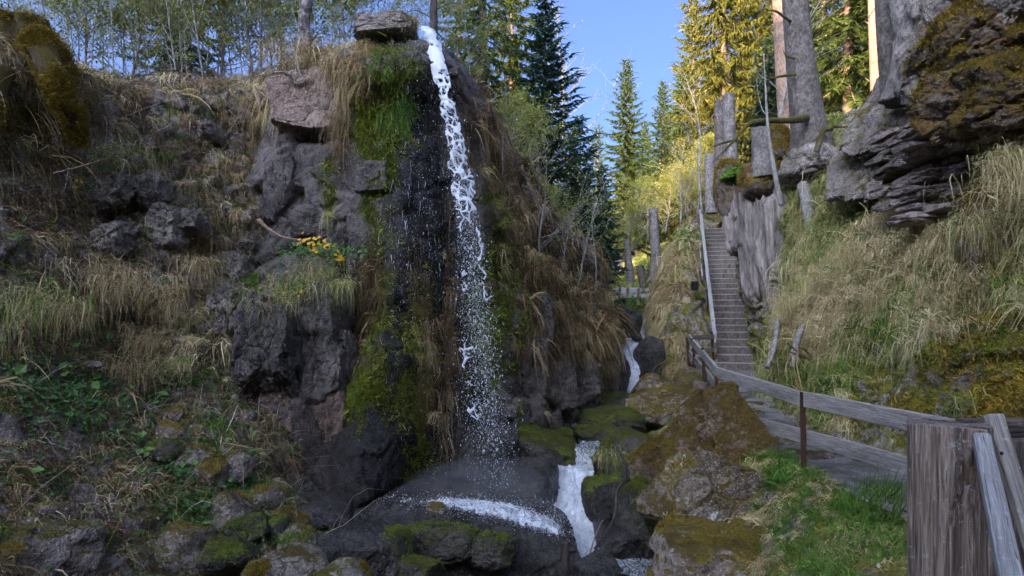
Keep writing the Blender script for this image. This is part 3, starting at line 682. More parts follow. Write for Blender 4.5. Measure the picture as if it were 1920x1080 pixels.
B((418,848,470,900), 7.35, "grey brown stone right of the reddish rounded stone", 'boulder_grey', 73, 0.2, 4, cuts=9)
B((415,834,456,858), 7.6, "small flat stone behind the grey brown scree stone", 'boulder_grey', 74, 0.15, 3)
B((330,838,400,880), 7.2, "half buried dark stone between the brown rocks of the scree", 'boulder_grey', 75, 0.2, 4)
B((160,675,188,692), 7.6, "small pale stone on the overgrown ledge of the left slope", 'boulder_dry', 76, 0.1, 3, name="stone", cat="stone")
B((500,970,545,1010), 6.6, "small mossy stone beside the small brown boulder", 'boulder_moss', 77, 0.15, 3)
B((430,965,500,1010), 6.5, "green overgrown stone in the middle bottom ground cover", 'boulder_moss', 78, 0.22, 4)

# ------------------------------------------------------------------ rock pieces that belong to the cliffs (parts of the setting)
def block(parent, box, Y, mat='cliff', seed=0, depth=0.3, planes=(), cuts=6, sub=4, tilt=0.0, label=None, name="rock_block", ang=0.93, rough=0.06):
    o = boulder(box, Y, None, mat, seed, depth, sub, name, None, None, tilt, cuts, ang, parent=parent, planes=planes, rough=rough)
    if label: o["label"] = label
    return o
SQ = [((1, 0, 0), .72), ((-1, 0, 0), .72), ((0, -1, 0.05), .6), ((0, 0, 1), .7), ((0, 0.1, -1), .7)]
cf = cliff.o
block(cf, (500,128,655,264), 10.66, 'pink_rock', 201, 0.45, SQ, 4, 5, -0.18, "cracked pink overhanging slab", rough=0.10)
block(cf, (655,33,792,74), 10.2, 'boulder_grey', 202, 0.5, SQ, 5, 5, -0.08, "flat grey cap slab jutting out over the moss")
WB = [((1, -.1, 0), .8), ((-1, -.1, 0), .8), ((0, -1, 0.1), .62)]
block(cf, (664,296,734,366), 9.85, 'cliff_wet', 203, 0.35, SQ, 4, 4, -0.10, rough=0.12)
block(cf, (446,570,560,745), 8.85, 'cliff_wet', 204, 0.55, WB, 7, 5, rough=0.16)
block(cf, (490,680,590,830), 9.15, 'cliff_red', 205, 0.5, WB, 7, 4, rough=0.16)
block(cf, (495,290,560,420), 10.5, 'cliff_wet', 206, 0.35, WB, 6, 4, 0.1, rough=0.12)
block(cf, (545,390,640,460), 10.15, 'cliff_wet', 207, 0.3, WB, 6, 4, rough=0.12)
block(cf, (650,400,712,530), 9.9, 'cliff_wet', 208, 0.3, WB, 6, 4, rough=0.12)
block(cf, (560,540,660,740), 9.25, 'cliff_wet', 209, 0.5, WB, 6, 5, rough=0.16)
block(cf, (570,700,660,930), 9.2, 'cliff_red', 210, 0.4, WB, 6, 4, rough=0.16)
for k, (bx, Y) in enumerate([((955,640,1030,760), 11.3), ((1010,660,1085,765), 12.2), ((1060,650,1130,760), 13.2), ((1100,640,1162,750), 15.0), ((985,560,1040,650), 11.7), ((1070,570,1120,640), 13.3)]):
    block(cf, bx, Y, 'cliff_wet', 250 + k, 0.4, WB, 6, 4, rough=0.16)
ls = left.o
for k, (bx, Y) in enumerate([((283,386,345,462), 9.7), ((266,328,314,390), 9.8), ((343,393,388,442), 9.85), ((175,325,250,390), 9.35), ((180,415,240,475), 9.15), ((428,468,472,532), 10.1), ((395,540,450,605), 9.5), ((382,228,408,264), 10.7), ((410,560,455,640), 9.3)]):
    block(ls, bx, Y, 'slope', 220 + k, 0.35, WB, 8, 4, rough=0.16)
# layered plates under the overhang on the right, thin and stepped
rw = right.o; rg = np.random.default_rng(77)
k = 0
for row in range(15):
    y = 215 + row * 13.5 + rg.uniform(-4, 4); x = 1700 + max(0, row - 6) * -4 + rg.uniform(-10, 20)
    while x < 1935:
        w_ = rg.uniform(36, 95); t_ = rg.uniform(9, 19)
        Yp = 8.55 - (x - 1700) / 260 * 1.25 + (0.08 * row if row < 8 else 0.45) + rg.uniform(-0.12, 0.1)
        if not (row > 8 and x > 1795):
            block(rw, (x, y - (x - 1700) * 0.10 + 8, x + w_ * 1.25, y - (x - 1700) * 0.10 + 8 + t_), Yp, 'plate', 300 + k, 0.28, SQ[:2] + SQ[3:], 5, 3, rg.uniform(-0.14, 0.04) + 0.10, None, "rock_plate", 0.9, 0.10); k += 1
        x += w_ * 0.9
for row in range(9):
    x = 1640 + rg.uniform(-10, 10)
    while x < 1745:
        w_ = rg.uniform(30, 60); y = 250 + row * 15 + rg.uniform(-4, 4)
        block(rw, (x, y, x + w_ * 1.3, y + rg.uniform(11, 20)), 10.3 - (x - 1640) / 100 * 1.35 + rg.uniform(-.15, .12), 'plate' if rg.uniform() < .7 else 'boulder_grey', 500 + k, 0.32, SQ[:2] + SQ[3:], 5, 3, rg.uniform(-0.3, 0.0), None, "rock_plate", 0.92, 0.12); k += 1
        x += w_ * 0.95
# slanting grey slabs
for k, (bx, Y, ti) in enumerate([((1600,130,1700,300), 12.1, 0.9), ((1655,105,1765,270), 11.4, 0.9), ((1590,230,1660,360), 12.4, 1.0)]):
    x0, y0, x1, y1 = bx; c = W((x0 + x1) / 2, (y0 + y1) / 2, Y)
    me = stone_mesh("rock_slab", (1.15, 0.6, 0.24), 350 + k, M['boulder_grey'], 5, 5, 1.0, 0.10, [((0, 0, 1), .5), ((0, 0, -1), .6), ((1, 0, 0), .8), ((-1, 0, 0), .8), ((0, -1, 0), .8)])
    rz_(me, rotz(0.5) @ roty(-ti)); link("rock_slab", me, rw, loc=c)
block(rw, (1725,305,1800,345), 9.0, 'boulder_grey', 360, 0.3, SQ, 2, 4, 0, "flat blue grey block"); block(rw, (1705,320,1830,392), 9.3, 'boulder_grey', 361, 0.35, SQ, 2, 4)
# mossy overhanging masses in the upper right
block(rw, (1762,20,1935,150), 7.9, 'brown_moss', 371, 0.7, (), 4, 5, 0, "rust brown moss covered overhang", rough=0.2)
block(rw, (1765,120,1960,258), 7.7, 'brown_moss', 372, 0.7, (), 4, 5, rough=0.2)
block(rw, (1700,-60,1800,170), 9.6, 'right', 373, 0.7, (), 6, 4, rough=0.2); block(rw, (1840,-60,1960,70), 7.5, 'right', 374, 0.6, (), 6, 4, rough=0.12)
# upright rock face by the stairs
for k, (bx, Y) in enumerate([((1358,345,1420,470), 16.7), ((1390,368,1446,565), 16.2), ((1426,368,1490,590), 15.5), ((1480,330,1550,440), 15.2), ((1540,380,1580,450), 14.4)]):
    fb_ = block(rw, bx, Y, 'fluted' if k < 3 else 'right', 380 + k, 0.5, [((1, 0, 0), .8), ((-0.9, -0.3, 0.1), .75), ((0.2, -1, 0.0), .65)], 3, 5, -0.14 if k < 3 else 0, None, "rock_block", 0.9, 0.08)
    if k < 3:
        n_ = len(fb_.data.vertices); co = np.zeros(n_ * 3, np.float32); fb_.data.vertices.foreach_get("co", co); co = co.reshape(-1, 3).astype(float); q_ = (co + np.array(fb_.location)) * np.array([5, 5, .5])
        co[:, :2] *= (1 + .22 * fbm(q_, 4, 3))[:, None]; fb_.data.vertices.foreach_set("co", co.astype(np.float32).ravel()); fb_.data.update()
block(rw, (1344,300,1400,400), 16.8, 'brown_moss', 390, 0.5, (), 6, 4, 0, "dark rounded overhang above the stairs")
block(rw, (1395,305,1480,372), 15.8, 'brown_moss', 391, 0.5, (), 5, 4); block(rw, (1440,240,1475,300), 15.5, 'brown_moss', 392, 0.3, (), 5, 4)
block(rw, (1480,282,1575,352), 14.6, 'right', 393, 0.6, (), 5, 4, rough=0.14); block(rw, (1555,285,1640,345), 13.2, 'right', 394, 0.5, (), 5, 4, rough=0.14)
block(rw, (1820,370,1880,560), 7.9, 'brown_moss', 395, 0.4, (), 6, 4); block(rw, (1700,330,1750,420), 9.8, 'right', 396, 0.3, (), 7, 4)
# stones in the path
for k in range(46):
    Yp = rg.uniform(7.8, 16.5); f = rg.beta(1.2, 0.9); xp = xedge(Yp) * (1 - f) + (xwall(Yp) + 0.1) * f; s = rg.uniform(0.05, 0.17)
    me = stone_mesh("path_stone", (s * 1.3, s, s * 0.55), 420 + k, M['boulder_grey'], 2, 8, 0.9, 0.08)
    link("path_stone", me, bpy.data.objects["footpath"], loc=(xp, Yp, zpath(Yp) + 0.02))
flat = stone_mesh("path_stone", (0.5, 0.14, 0.06), 480, M['boulder_grey'], 4, 5, 0.9, 0.05, SQ); rz_(flat, rotz(0.35)); link("path_stone", flat, bpy.data.objects["footpath"], loc=W(1535, 853, 8.2) + np.array([0, 0, .0]))

# ------------------------------------------------------------------ stairs
M['stair'] = plain_mat("worn stair stone", (0.17, 0.14, 0.118), 0.9, 0, 0.55, 14)
M['nose'] = plain_mat("worn stair edge", (0.46, 0.40, 0.35), 0.9, 0, 0.4, 30)
sd = STAIR1 - STAIR0; run = sd[:2] / NSTEP; rise = sd[2] / NSTEP; rl = np.linalg.norm(run); yaw = math.atan2(run[1], run[0])
st = thing("staircase", "long flight of worn stone steps climbing past the rock wall", "stairs", STAIR0)
side = np.array([run[1], -run[0], 0]) / rl; fw = np.array([run[0], run[1], 0]) / rl
Rs = np.stack([side, fw, [0, 0, 1.0]], 1)
for k in range(NSTEP):
    c = np.array([run[0] * (k + 0.5), run[1] * (k + 0.5), rise * (k + 0.5)])
    m = MB(); wd = 1.12; cut = rg.uniform(-0.25, 0.25); r2 = rg.uniform(-.007, .007, 6)
    for (a, b, q) in ((-wd / 2, cut - 0.003, 0), (cut + 0.003, wd / 2, 1)):
        m.box(c + side * (a + b) / 2 + fw * r2[q] + np.array([0, 0, -0.15 + r2[q + 2]]), (b - a, rl + 0.10, rise + 0.3), Rs @ rotx(r2[q + 4] * 0.6), bev=0.014)
    so = link("step", m.mesh("step", M['stair'], False), st)
    m = MB(); m.box(c + fw * (-rl / 2 - 0.05) + np.array([0, 0, rise / 2 - 0.012]), (wd, 0.03, 0.02), Rs, bev=0.005); link("worn_edge", m.mesh("worn_edge", M['nose'], False), so)

# ------------------------------------------------------------------ fences
M['grey_wood'] = wood_mat("weathered grey timber", (0.20, 0.175, 0.15), (0.47, 0.43, 0.385), 0, 0.5, 0.35)
M['dark_wood'] = wood_mat("dark wet timber", (0.06, 0.045, 0.038), (0.17, 0.13, 0.11), 0, 0.2, 0.5)
M['dark_wood_z'] = wood_mat("dark standing timber", (0.075, 0.055, 0.045), (0.20, 0.155, 0.13), 2, 0.2, 0.5)
M['post_wood'] = wood_mat("old squared post timber", (0.12, 0.08, 0.058), (0.42, 0.335, 0.275), 2, 0.3, 0.75)
M['blue_wood'] = wood_mat("bluish handrail timber", (0.22, 0.21, 0.195), (0.47, 0.455, 0.43), 0, 0.4, 0.3)
M['rust'] = plain_mat("rusty steel", (0.085, 0.035, 0.022), 0.7, 0.3, 0.5, 40)
M['iron'] = plain_mat("black iron", (0.015, 0.015, 0.016), 0.5, 0.6, 0.3, 40)

def beam(name, a, b, h, w, mat, parent, z0=(0, 0, 0), roll=0.0, seed=0):
    """a timber from a to b, its own mesh lying along local X so the grain follows it"""
    a = np.asarray(a, float); b = np.asarray(b, float); L = np.linalg.norm(b - a); n = max(4, int(L / 0.12))
    r = np.random.default_rng(seed); m = MB()
    xs = np.linspace(-L / 2, L / 2, n); bev = min(h, w) * 0.12; hy, hz = w / 2, h / 2
    prof = np.array([[-hy + bev, -hz], [hy - bev, -hz], [hy, -hz + bev], [hy, hz - bev], [hy - bev, hz], [-hy + bev, hz], [-hy, hz - bev], [-hy, -hz + bev]])
    V = np.zeros((n, 8, 3)); V[..., 0] = xs[:, None]; V[..., 1:] = prof[None]
    wob = fbm(np.stack([xs * 1.4, xs * 0 + seed, xs * 0], -1), 3, seed % 40)
    V[..., 2] += wob[:, None] * h * 0.05; V[..., 1] += wob[::-1][:, None] * w * 0.06
    V[..., 1:] += 0.03 * min(h, w) * fbm(V * 14.0 + seed, 2, 7)[..., None] * np.sign(V[..., 1:])
    i = np.arange(n - 1)[:, None] * 8; j = np.arange(8)[None]; j2 = (j + 1) % 8
    f4 = np.stack([i + j, i + j2, i + 8 + j2, i + 8 + j], -1).reshape(-1, 4)
    me = mesh_np(name, V.reshape(-1, 3), [f4, np.array([[7, 6, 5, 4], [7, 4, 3, 0], [0, 3, 2, 1]]), (n - 1) * 8 + np.array([[0, 1, 2, 3], [0, 3, 4, 7], [4, 5, 6, 7]])], M[mat], smooth=False)
    o = link(name, me, parent)
    R = frame(a, b) @ rotx(roll)
    from mathutils import Matrix
    mt = Matrix([[*R[0], 0], [*R[1], 0], [*R[2], 0], [0, 0, 0, 1]]); o.rotation_euler = mt.to_euler(); o.location = (a + b) / 2 - np.asarray(z0)
    return o

def post(name, base, h, w, mat, parent, z0, lean=(0, 0), seed=0):
    b = np.asarray(base, float); t_ = b + np.array([lean[0], lean[1], h]); m = MB()
    m.box((0, 0, h / 2), (w, w, h), bev=w * 0.1); V = m.V[0]; V[:, 0] += V[:, 2] / h * lean[0]; V[:, 1] += V[:, 2] / h * lean[1]
    return link(name, m.mesh(name, M[mat], False), parent, loc=b - np.asarray(z0))

f0 = np.array([3.2, 5.2, 0.0])
fe = thing("path_fence", "weathered grey plank fence with rusty steel posts along the gravel path", "fence", f0)
p1, p2, p3 = W(1345, 700, 10.7), W(1500, 748, 7.5), W(1785, 807, 5.15)
beam("top_rail", p2 + [0, 0, .01], p1 + [0, 0, .01], 0.155, 0.055, 'grey_wood', fe, f0, seed=1)
beam("top_rail", p3, p2 + [0.03, 0, 0], 0.16, 0.055, 'grey_wood', fe, f0, seed=2)
l1, l2, l3 = W(1396, 786, 9.4), W(1508, 822, 7.5), W(1800, 902, 5.0)
beam("lower_rail", l3, l1, 0.15, 0.05, 'grey_wood', fe, f0, seed=3)
pb = W(1507, 884, 7.45); post("steel_post", pb, 0.84, 0.045, 'rust', fe, f0, (-0.012, 0))
pb = W(1351, 780, 10.65); post("steel_post", pb, 0.60, 0.045, 'rust', fe, f0, (-0.07, 0))
pb = W(1760, 990, 5.2); post("steel_post", pb, 0.78, 0.045, 'rust', fe, f0)
V_, F_ = ico(1)
for (x, y, Y) in ((1503, 742, 7.46), (1503, 754, 7.46), (1510, 815, 7.44), (1510, 828, 7.44), (1350, 700, 10.6), (1560, 752, 6.95), (1560, 765, 6.95), (1660, 776, 6.2), (1660, 860, 6.0)):
    link("bolt", mesh_np("bolt", V_ * 0.011, [F_], M['rust']), fe, loc=W(x, y, Y - 0.035) - f0)
f1 = W(1310, 740, 13.5)
fb = thing("corner_fence", "short grey fence stretch with bent rusty posts below the stairs", "fence", f1)
q1, q2, q3 = W(1345, 697, 10.8), W(1292, 633, 16.6), W(1338, 632, 16.8)
beam("top_rail", q1, q2, 0.15, 0.055, 'grey_wood', fb, f1, seed=4)
beam("cross_rail", q2, q3, 0.11, 0.05, 'dark_wood', fb, f1, seed=5)
beam("lower_rail", W(1392, 780, 9.6), W(1293, 663, 16.6), 0.15, 0.05, 'grey_wood', fb, f1, seed=6)
beam("cross_rail", W(1294, 662, 16.7), W(1338, 656, 16.8), 0.10, 0.05, 'dark_wood', fb, f1, seed=7)
for (x, yt, yb, Y) in ((1322, 652, 738, 13.2), (1303, 634, 690, 15.4), (1292, 633, 690, 16.6), (1338, 622, 676, 16.9)):
    b_ = W(x, yb, Y); post("steel_post", b_, (yb - yt) / FPX * Y, 0.05, 'rust', fb, f1, (-0.05, 0))
beam("brace", W(1288, 693, 16.4), W(1304, 682, 15.5), 0.05, 0.05, 'rust', fb, f1, seed=8)
f2 = STAIR0 + np.array([-0.6, 0, 0])
sr = thing("stair_handrail", "long bluish grey wooden handrail on the left side of the stairs", "handrail", f2)
h1, h2, h3 = W(1340, 632, 16.9), W(1330, 545, 20.0), W(1313, 396, 27.0)
beam("handrail", h1, h3, 0.16, 0.10, 'blue_wood', sr, f2, seed=9)
beam("rail_end", W(1341, 645, 16.8), W(1339, 600, 17.6), 0.11, 0.05, 'grey_wood', sr, f2, seed=10)
beam("lower_rail", W(1317, 520, 20.5), W(1310, 445, 25), 0.10, 0.04, 'blue_wood', sr, f2, seed=11)
for (x, yt, yb, Y) in ((1321, 470, 545, 22.5), (1328, 540, 600, 19.6), (1336, 600, 650, 17.6), (1312, 398, 436, 26.8)):
    b_ = W(x, yb, Y); post("steel_post", b_, (yb - yt) / FPX * Y, 0.05, 'rust', sr, f2)
f3 = W(1300, 432, 27.5)
tf = thing("upper_fence", "dark timber railing slanting away at the top of the stairs", "fence", f3)
beam("top_rail", W(1283, 434, 28), W(1312, 404, 27.2), 0.16, 0.06, 'dark_wood', tf, f3, seed=12)
beam("lower_rail", W(1300, 432, 28), W(1313, 420, 27.4), 0.14, 0.06, 'grey_wood', tf, f3, seed=13)
b_ = W(1310, 440, 27.3); post("corner_post", b_, 1.05, 0.09, 'dark_wood_z', tf, f3, (-0.06, 0))
# the bridge up the gorge
f4 = W(1195, 560, 29.5)
br = thing("footbridge", "distant grey plank footbridge crossing the gorge below cut trunks", "bridge", f4)
for k, (ya, yb2, yc) in enumerate(((544, 542, 534), (557, 554, 548))):
    beam("rail", W(1150, ya, 30), W(1217, yb2, 29.5), 0.17, 0.06, 'blue_wood', br, f4, seed=20 + k)
    beam("rail", W(1216, yb2, 29.5), W(1244, yc, 28.5), 0.17, 0.06, 'blue_wood', br, f4, seed=30 + k)
beam("rail", W(1160, 549, 29.9), W(1200, 547, 29.6), 0.12, 0.05, 'blue_wood', br, f4, seed=24)
for (x, yt, yb) in ((1162, 540, 566), (1177, 540, 566), (1216, 539, 566), (1197, 541, 564)):
    b_ = W(x, yb, 29.6); post("bridge_post", b_, (yb - yt) / FPX * 29.6, 0.10, 'dark_wood_z', br, f4)
beam("deck", W(1145, 566, 30.3), W(1222, 564, 29.8), 0.14, 1.1, 'dark_wood', br, f4, seed=40)
beam("girder", W(1145, 574, 30.0), W(1215, 572, 29.6), 0.25, 0.2, 'dark_wood', br, f4, seed=41)
f5 = W(1150, 500, 38)
b2 = thing("far_fence", "faint grey rail fence on the far bank behind the cut trunks", "fence", f5)
beam("rail", W(1124, 489, 38), W(1166, 491, 38), 0.14, 0.05, 'grey_wood', b2, f5, seed=42); beam("rail", W(1124, 496, 38), W(1166, 497, 38), 0.14, 0.05, 'grey_wood', b2, f5, seed=43)
for x in (1128, 1136, 1150, 1163):
    b_ = W(x, 510, 38); post("fence_post", b_, 0.85, 0.09, 'grey_wood', b2, f5)

# ------------------------------------------------------------------ the big squared post and rails by the viewer
f6 = np.array([1.38, 2.3, 0.0])
gp = thing("gate_post", "thick cracked squared timber post with a big knot in the near corner", "post", f6)
nz_, na = 240, 150
pw, pd, ph = 0.232, 0.18, 1.305
per = np.linspace(0, 1, na, endpoint=False); cor = np.array([[-1, -1], [1, -1], [1, 1], [-1, 1]]) * np.array([pw, pd]) / 2
seg = np.array([.40, .10, .40, .10]); cum = np.concatenate([[0], np.cumsum(seg)]); XY = np.zeros((na, 2)); NN = np.zeros((na, 2))
for k in range(4):
    s_ = (per >= cum[k]) & (per < cum[k + 1]); f = ((per[s_] - cum[k]) / seg[k])[:, None]; XY[s_] = cor[k] * (1 - f) + cor[(k + 1) % 4] * f
    e_ = cor[(k + 1) % 4] - cor[k]; NN[s_] = np.array([e_[1], -e_[0]]) / np.linalg.norm(e_)
rr = 1 - 0.035 * (np.abs(XY[:, 0]) / (pw / 2) * np.abs(XY[:, 1]) / (pd / 2)) ** 8
zz = np.linspace(0, ph, nz_); V = np.zeros((nz_, na, 3)); V[..., 0] = (XY[:, 0] * rr)[None]; V[..., 1] = (XY[:, 1] * rr)[None]; V[..., 2] = zz[:, None]
q = V.copy(); q[..., 2] *= 0.035
kx, kz = 0.052, ph - 0.15
dk = np.sqrt(((V[..., 0] - kx) / 0.043) ** 2 + ((V[..., 2] - kz) / 0.075) ** 2)
q[..., 0] += 0.05 * np.exp(-dk ** 2 * 0.35) * np.sign(V[..., 0] - kx + 1e-6)        # grain flows round the knot
g1 = fbm(q * 42, 4, 3); g2 = vnoise(q * 26 + 5, 9)
crk = 1 - sstep(0.0, 0.10, np.abs(g2))
dsp = 0.0055 * g1 - 0.010 * crk * sstep(-0.2, 0.4, vnoise(V * np.array([9, 9, 1.2]) + 3, 4))
for cx in (-0.035, -0.075, 0.10):                                                       # long drying cracks
    dsp -= 0.016 * np.exp(-((V[..., 0] - cx - 0.006 * vnoise(V * np.array([0, 0, 5.0]) + cx * 90, 2)) / 0.0028) ** 2) * (V[..., 1] < -pd / 2 + 0.02) * sstep(-0.5, 0.1, vnoise(V * np.array([0, 0, 2.2]) + cx * 40, 12))
front = (V[..., 1] < -pd * 0.3)
dsp += front * (0.030 * np.exp(-dk ** 2 * 0.8) - 0.034 * np.exp(-(dk / 0.42) ** 2) + 0.006 * fbm(V * np.array([40, 1, 30]), 3, 8) * np.exp(-dk ** 2 * 0.5))
V[..., 0] += NN[:, 0][None] * dsp; V[..., 1] += NN[:, 1][None] * dsp
V[-6:, :, 2] += 0.010 * g1[-6:] * np.linspace(0, 1, 6)[:, None]
i = np.arange(nz_ - 1)[:, None] * na; j = np.arange(na)[None]; j2 = (j + 1) % na
f4_ = np.stack([i + j, i + j2, i + na + j2, i + na + j], -1).reshape(-1, 4)
VV = np.vstack([V.reshape(-1, 3), [[0, 0, ph - 0.004]]]); jj = np.arange(na); f3_ = np.stack([(nz_ - 1) * na + jj, (nz_ - 1) * na + (jj + 1) % na, np.full(na, nz_ * na)], -1)
o = link("squared_timber", mesh_np("squared_timber", VV, [f4_, f3_], M['post_wood'], smooth=True), gp, loc=(0.045, 0.0, 0)); o.rotation_euler = (0, 0, -0.52)
# knot core
V_, F_ = ico(3); kn = V_ * np.array([0.022, 0.009, 0.040]) * (1 + 0.5 * fbm(V_ * 4, 4, 5))[:, None]
M['knot'] = wood_mat("dark knot heartwood", (0.06, 0.035, 0.022), (0.25, 0.17, 0.12), 2, 0.1, 0.6)
ko = link("knot", mesh_np("knot", kn, [F_], M['knot']), o, loc=(kx, -pd / 2 + 0.002, kz))
f7 = np.array([1.62, 2.55, 0])
g2_ = thing("timber_stub", "dark brown timber upright at the picture's right edge behind the leaning slat", "post", f7)
m = MB(); m.box((0, 0, 0.61), (0.24, 0.16, 1.22), bev=0.01); link("upright", m.mesh("upright", M['dark_wood_z'], False), g2_, loc=(0.155, 0.02, 0))
m = MB(); m.box((0, 0, 0), (0.30, 0.05, 0.05), bev=0.006); link("cap_beam", m.mesh("cap_beam", M['dark_wood'], False), g2_, loc=(0.15, -0.02, 1.262))
f8 = np.array([1.5, 2.0, 0])
g3 = thing("entry_handrail", "bluish grey handrail descending towards the viewer beside the knotty post", "handrail", f8)
beam("rail", W(1842, 826, 2.16), W(1905, 1130, 1.42), 0.05, 0.045, 'blue_wood', g3, f8, seed=50)
f9 = np.array([1.55, 2.2, 0])
g4 = thing("leaning_slat", "tall leaning wooden slat with a bolt head right of the knotty post", "plank", f9)
beam("slat", W(1862, 778, 2.30), W(1955, 1080, 2.10), 0.055, 0.028, 'grey_wood', g4, f9, roll=math.pi / 2, seed=51)
V_, F_ = ico(2); link("bolt", mesh_np("bolt", V_ * np.array([.006, .004, .006]), [F_], M['iron']), g4, loc=W(1878, 850, 2.21) - f9)
g5 = thing("iron_bracket", "black iron bracket on the side of the knotty post", "bracket", W(1858, 1000, 2.22))
m = MB(); m.box((0, 0, 0), (0.028, 0.03, 0.075), bev=0.003); m.box((-0.01, 0.005, 0.036), (0.04, 0.02, 0.012), bev=0.002); link("plate", m.mesh("plate", M['iron'], False), g5)
m = MB(); m.tube([(0, -0.02, 0.0), (0.02, -0.02, 0.002)], 0.004); link("pin", m.mesh("pin", M['iron']), g5)
# small box on the mound
bx = thing("waste_box", "small black box on the mound left of the stairs", "box", W(1302, 545, 19.0))
m = MB(); m.box((0, 0, 0.12), (0.17, 0.15, 0.22), bev=0.01); link("body", m.mesh("body", M['iron'], False), bx)
m = MB(); m.box((0, 0, 0.235), (0.19, 0.17, 0.02), bev=0.005); link("lid", m.mesh("lid", M['iron'], False), bx)

# ------------------------------------------------------------------ water
t = NT("white water"); pos = t.n("NewGeometry").outputs["Position"]
fo = t.attr("foam"); st_ = t.noise(t.n("Mapping", {"Vector": pos, "Scale": (1, 1, 0.3)}).outputs[0], 30, 7, 0.75, 0.8)
fm = t.rng(t.math('ADD', fo, t.math('MULTIPLY', t.math('SUBTRACT', st_, 0.5), 1.7)), 0.22, 0.78)
pw_ = t.n("BsdfPrincipled", {"Base Color": (0.018, 0.022, 0.018), "Roughness": 0.06, "IOR": 1.33, "Normal": t.n("Bump", {"Height": t.noise(pos, 24, 4), "Strength": 0.5, "Distance": 0.03}).outputs[0]})
pf = t.n("BsdfPrincipled", {"Base Color": t.mix(t.noise(pos, 30, 4, 0.7), (0.62, 0.66, 0.70), (0.90, 0.91, 0.92)), "Roughness": 0.45, "Normal": t.n("Bump", {"Height": st_, "Strength": 0.8, "Distance": 0.05}).outputs[0]})
M['stream'] = t.done(t.n("MixShader", {0: fm, 1: pw_.outputs[0], 2: pf.outputs[0]}).outputs[0])
t = NT("foam film"); pos = t.n("NewGeometry").outputs["Position"]
fm = t.rng(t.math('ADD', t.attr("foam"), t.math('MULTIPLY', t.math('SUBTRACT', t.noise(pos, 20, 6, 0.75, 0.8), 0.5), 1.6)), 0.25, 0.75)
pf = t.n("BsdfPrincipled", {"Base Color": (0.8, 0.83, 0.87), "Roughness": 0.5})
M['film'] = t.done(t.n("MixShader", {0: fm, 1: t.n("BsdfTransparent").outputs[0], 2: pf.outputs[0]}).outputs[0])
t = NT("falling water")
pf = t.n("BsdfPrincipled", {"Base Color": (0.86, 0.89, 0.93), "Roughness": 0.2, "IOR": 1.33})
tr = t.n("BsdfTranslucent", {"Color": (0.85, 0.89, 0.94)})
M['fall'] = t.done(t.n("MixShader", {0: 0.35, 1: pf.outputs[0], 2: tr.outputs[0]}).outputs[0])

def strip(name, pts, hw, foam, nu=40, ds=0.02, amp=0.05, label=None, cat=None, crown=0.03, parent=None):
    C = np.array([W(*p) for p in pts]); k = crom(C, 400); L = np.linalg.norm(np.diff(k, axis=0), axis=1).sum(); n = int(L / ds)
    C2 = crom(C, n); hwm = np.array([h / FPX * p[2] for h, p in zip(hw, pts)]); h2 = np.interp(np.linspace(0, 1, n), np.linspace(0, 1, len(hwm)), hwm)
    f2 = np.interp(np.linspace(0, 1, n), np.linspace(0, 1, len(foam)), foam)
    T_ = unit(np.gradient(C2, axis=0)); S_ = unit(np.cross(T_ * np.array([1, 1, 0.15]), [0, 0, 1.0])); Nn = unit(np.cross(S_, T_))
    u = np.linspace(-1, 1, nu)
    edge = 1 + 0.25 * fbm(np.stack([np.linspace(0, L * 3, n), np.zeros(n), np.zeros(n)], -1), 3, 4)
    P = C2[:, None] + S_[:, None] * (u[None, :, None] * (h2 * edge)[:, None, None]) + Nn[:, None] * (crown * (1 - u ** 2))[None, :, None]
    q = P.copy(); q[..., 2] *= 0.5
    P = P + Nn[:, None] * (amp * fbm(q * 5, 4, 6) + amp * 0.5 * fbm(q * 16, 3, 8))[..., None] * np.clip(f2 * 1.6, 0.15, 1)[:, None, None]
    me = mesh_np(name, P, [grid_faces(n, nu)], M['stream'], {"foam": np.broadcast_to(f2[:, None], (n, nu))})
    return link(name, me, parent, kind="structure")
strip("stream_cascade", [(1066, 770, 14.2), (1084, 790, 13.0), (1098, 810, 12.2), (1116, 828, 11.5), (1100, 843, 10.8), (1078, 856, 10.1), (1072, 900, 9.45), (1080, 960, 9.0), (1088, 1030, 8.55), (1150, 1052, 8.2), (1260, 1075, 7.7)], [16, 18, 22, 30, 30, 30, 46, 54, 56, 60, 70], [0.5, 0.6, 0.5, 0.45, 0.4, 0.5, 0.74, 0.76, 0.7, 0.5, 0.35], 60, 0.012, 0.11)
strip("gorge_fall", [(1222, 592, 24), (1208, 608, 22), (1198, 628, 20), (1186, 640, 18.8), (1182, 662, 18.0), (1177, 700, 17.4), (1172, 742, 16.4), (1158, 757, 15.0), (1130, 764, 14)], [8, 8, 10, 20, 21, 24, 28, 34, 40], [0.55, 0.65, 0.7, 0.45, 0.68, 0.74, 0.7, 0.45, 0.25], 36, 0.02, 0.07)
strip("side_runnel", [(1062, 760, 14.4), (1035, 768, 13.7), (1008, 774, 13.1), (985, 790, 12.4)], [12, 14, 16, 16], [0.5, 0.62, 0.66, 0.6], 24, 0.02, 0.05)
strip("upper_runnel", [(1232, 634, 18.9), (1212, 642, 18.7), (1196, 646, 18.5)], [4, 6, 8], [0.7, 0.6, 0.5], 12, 0.02, 0.02)
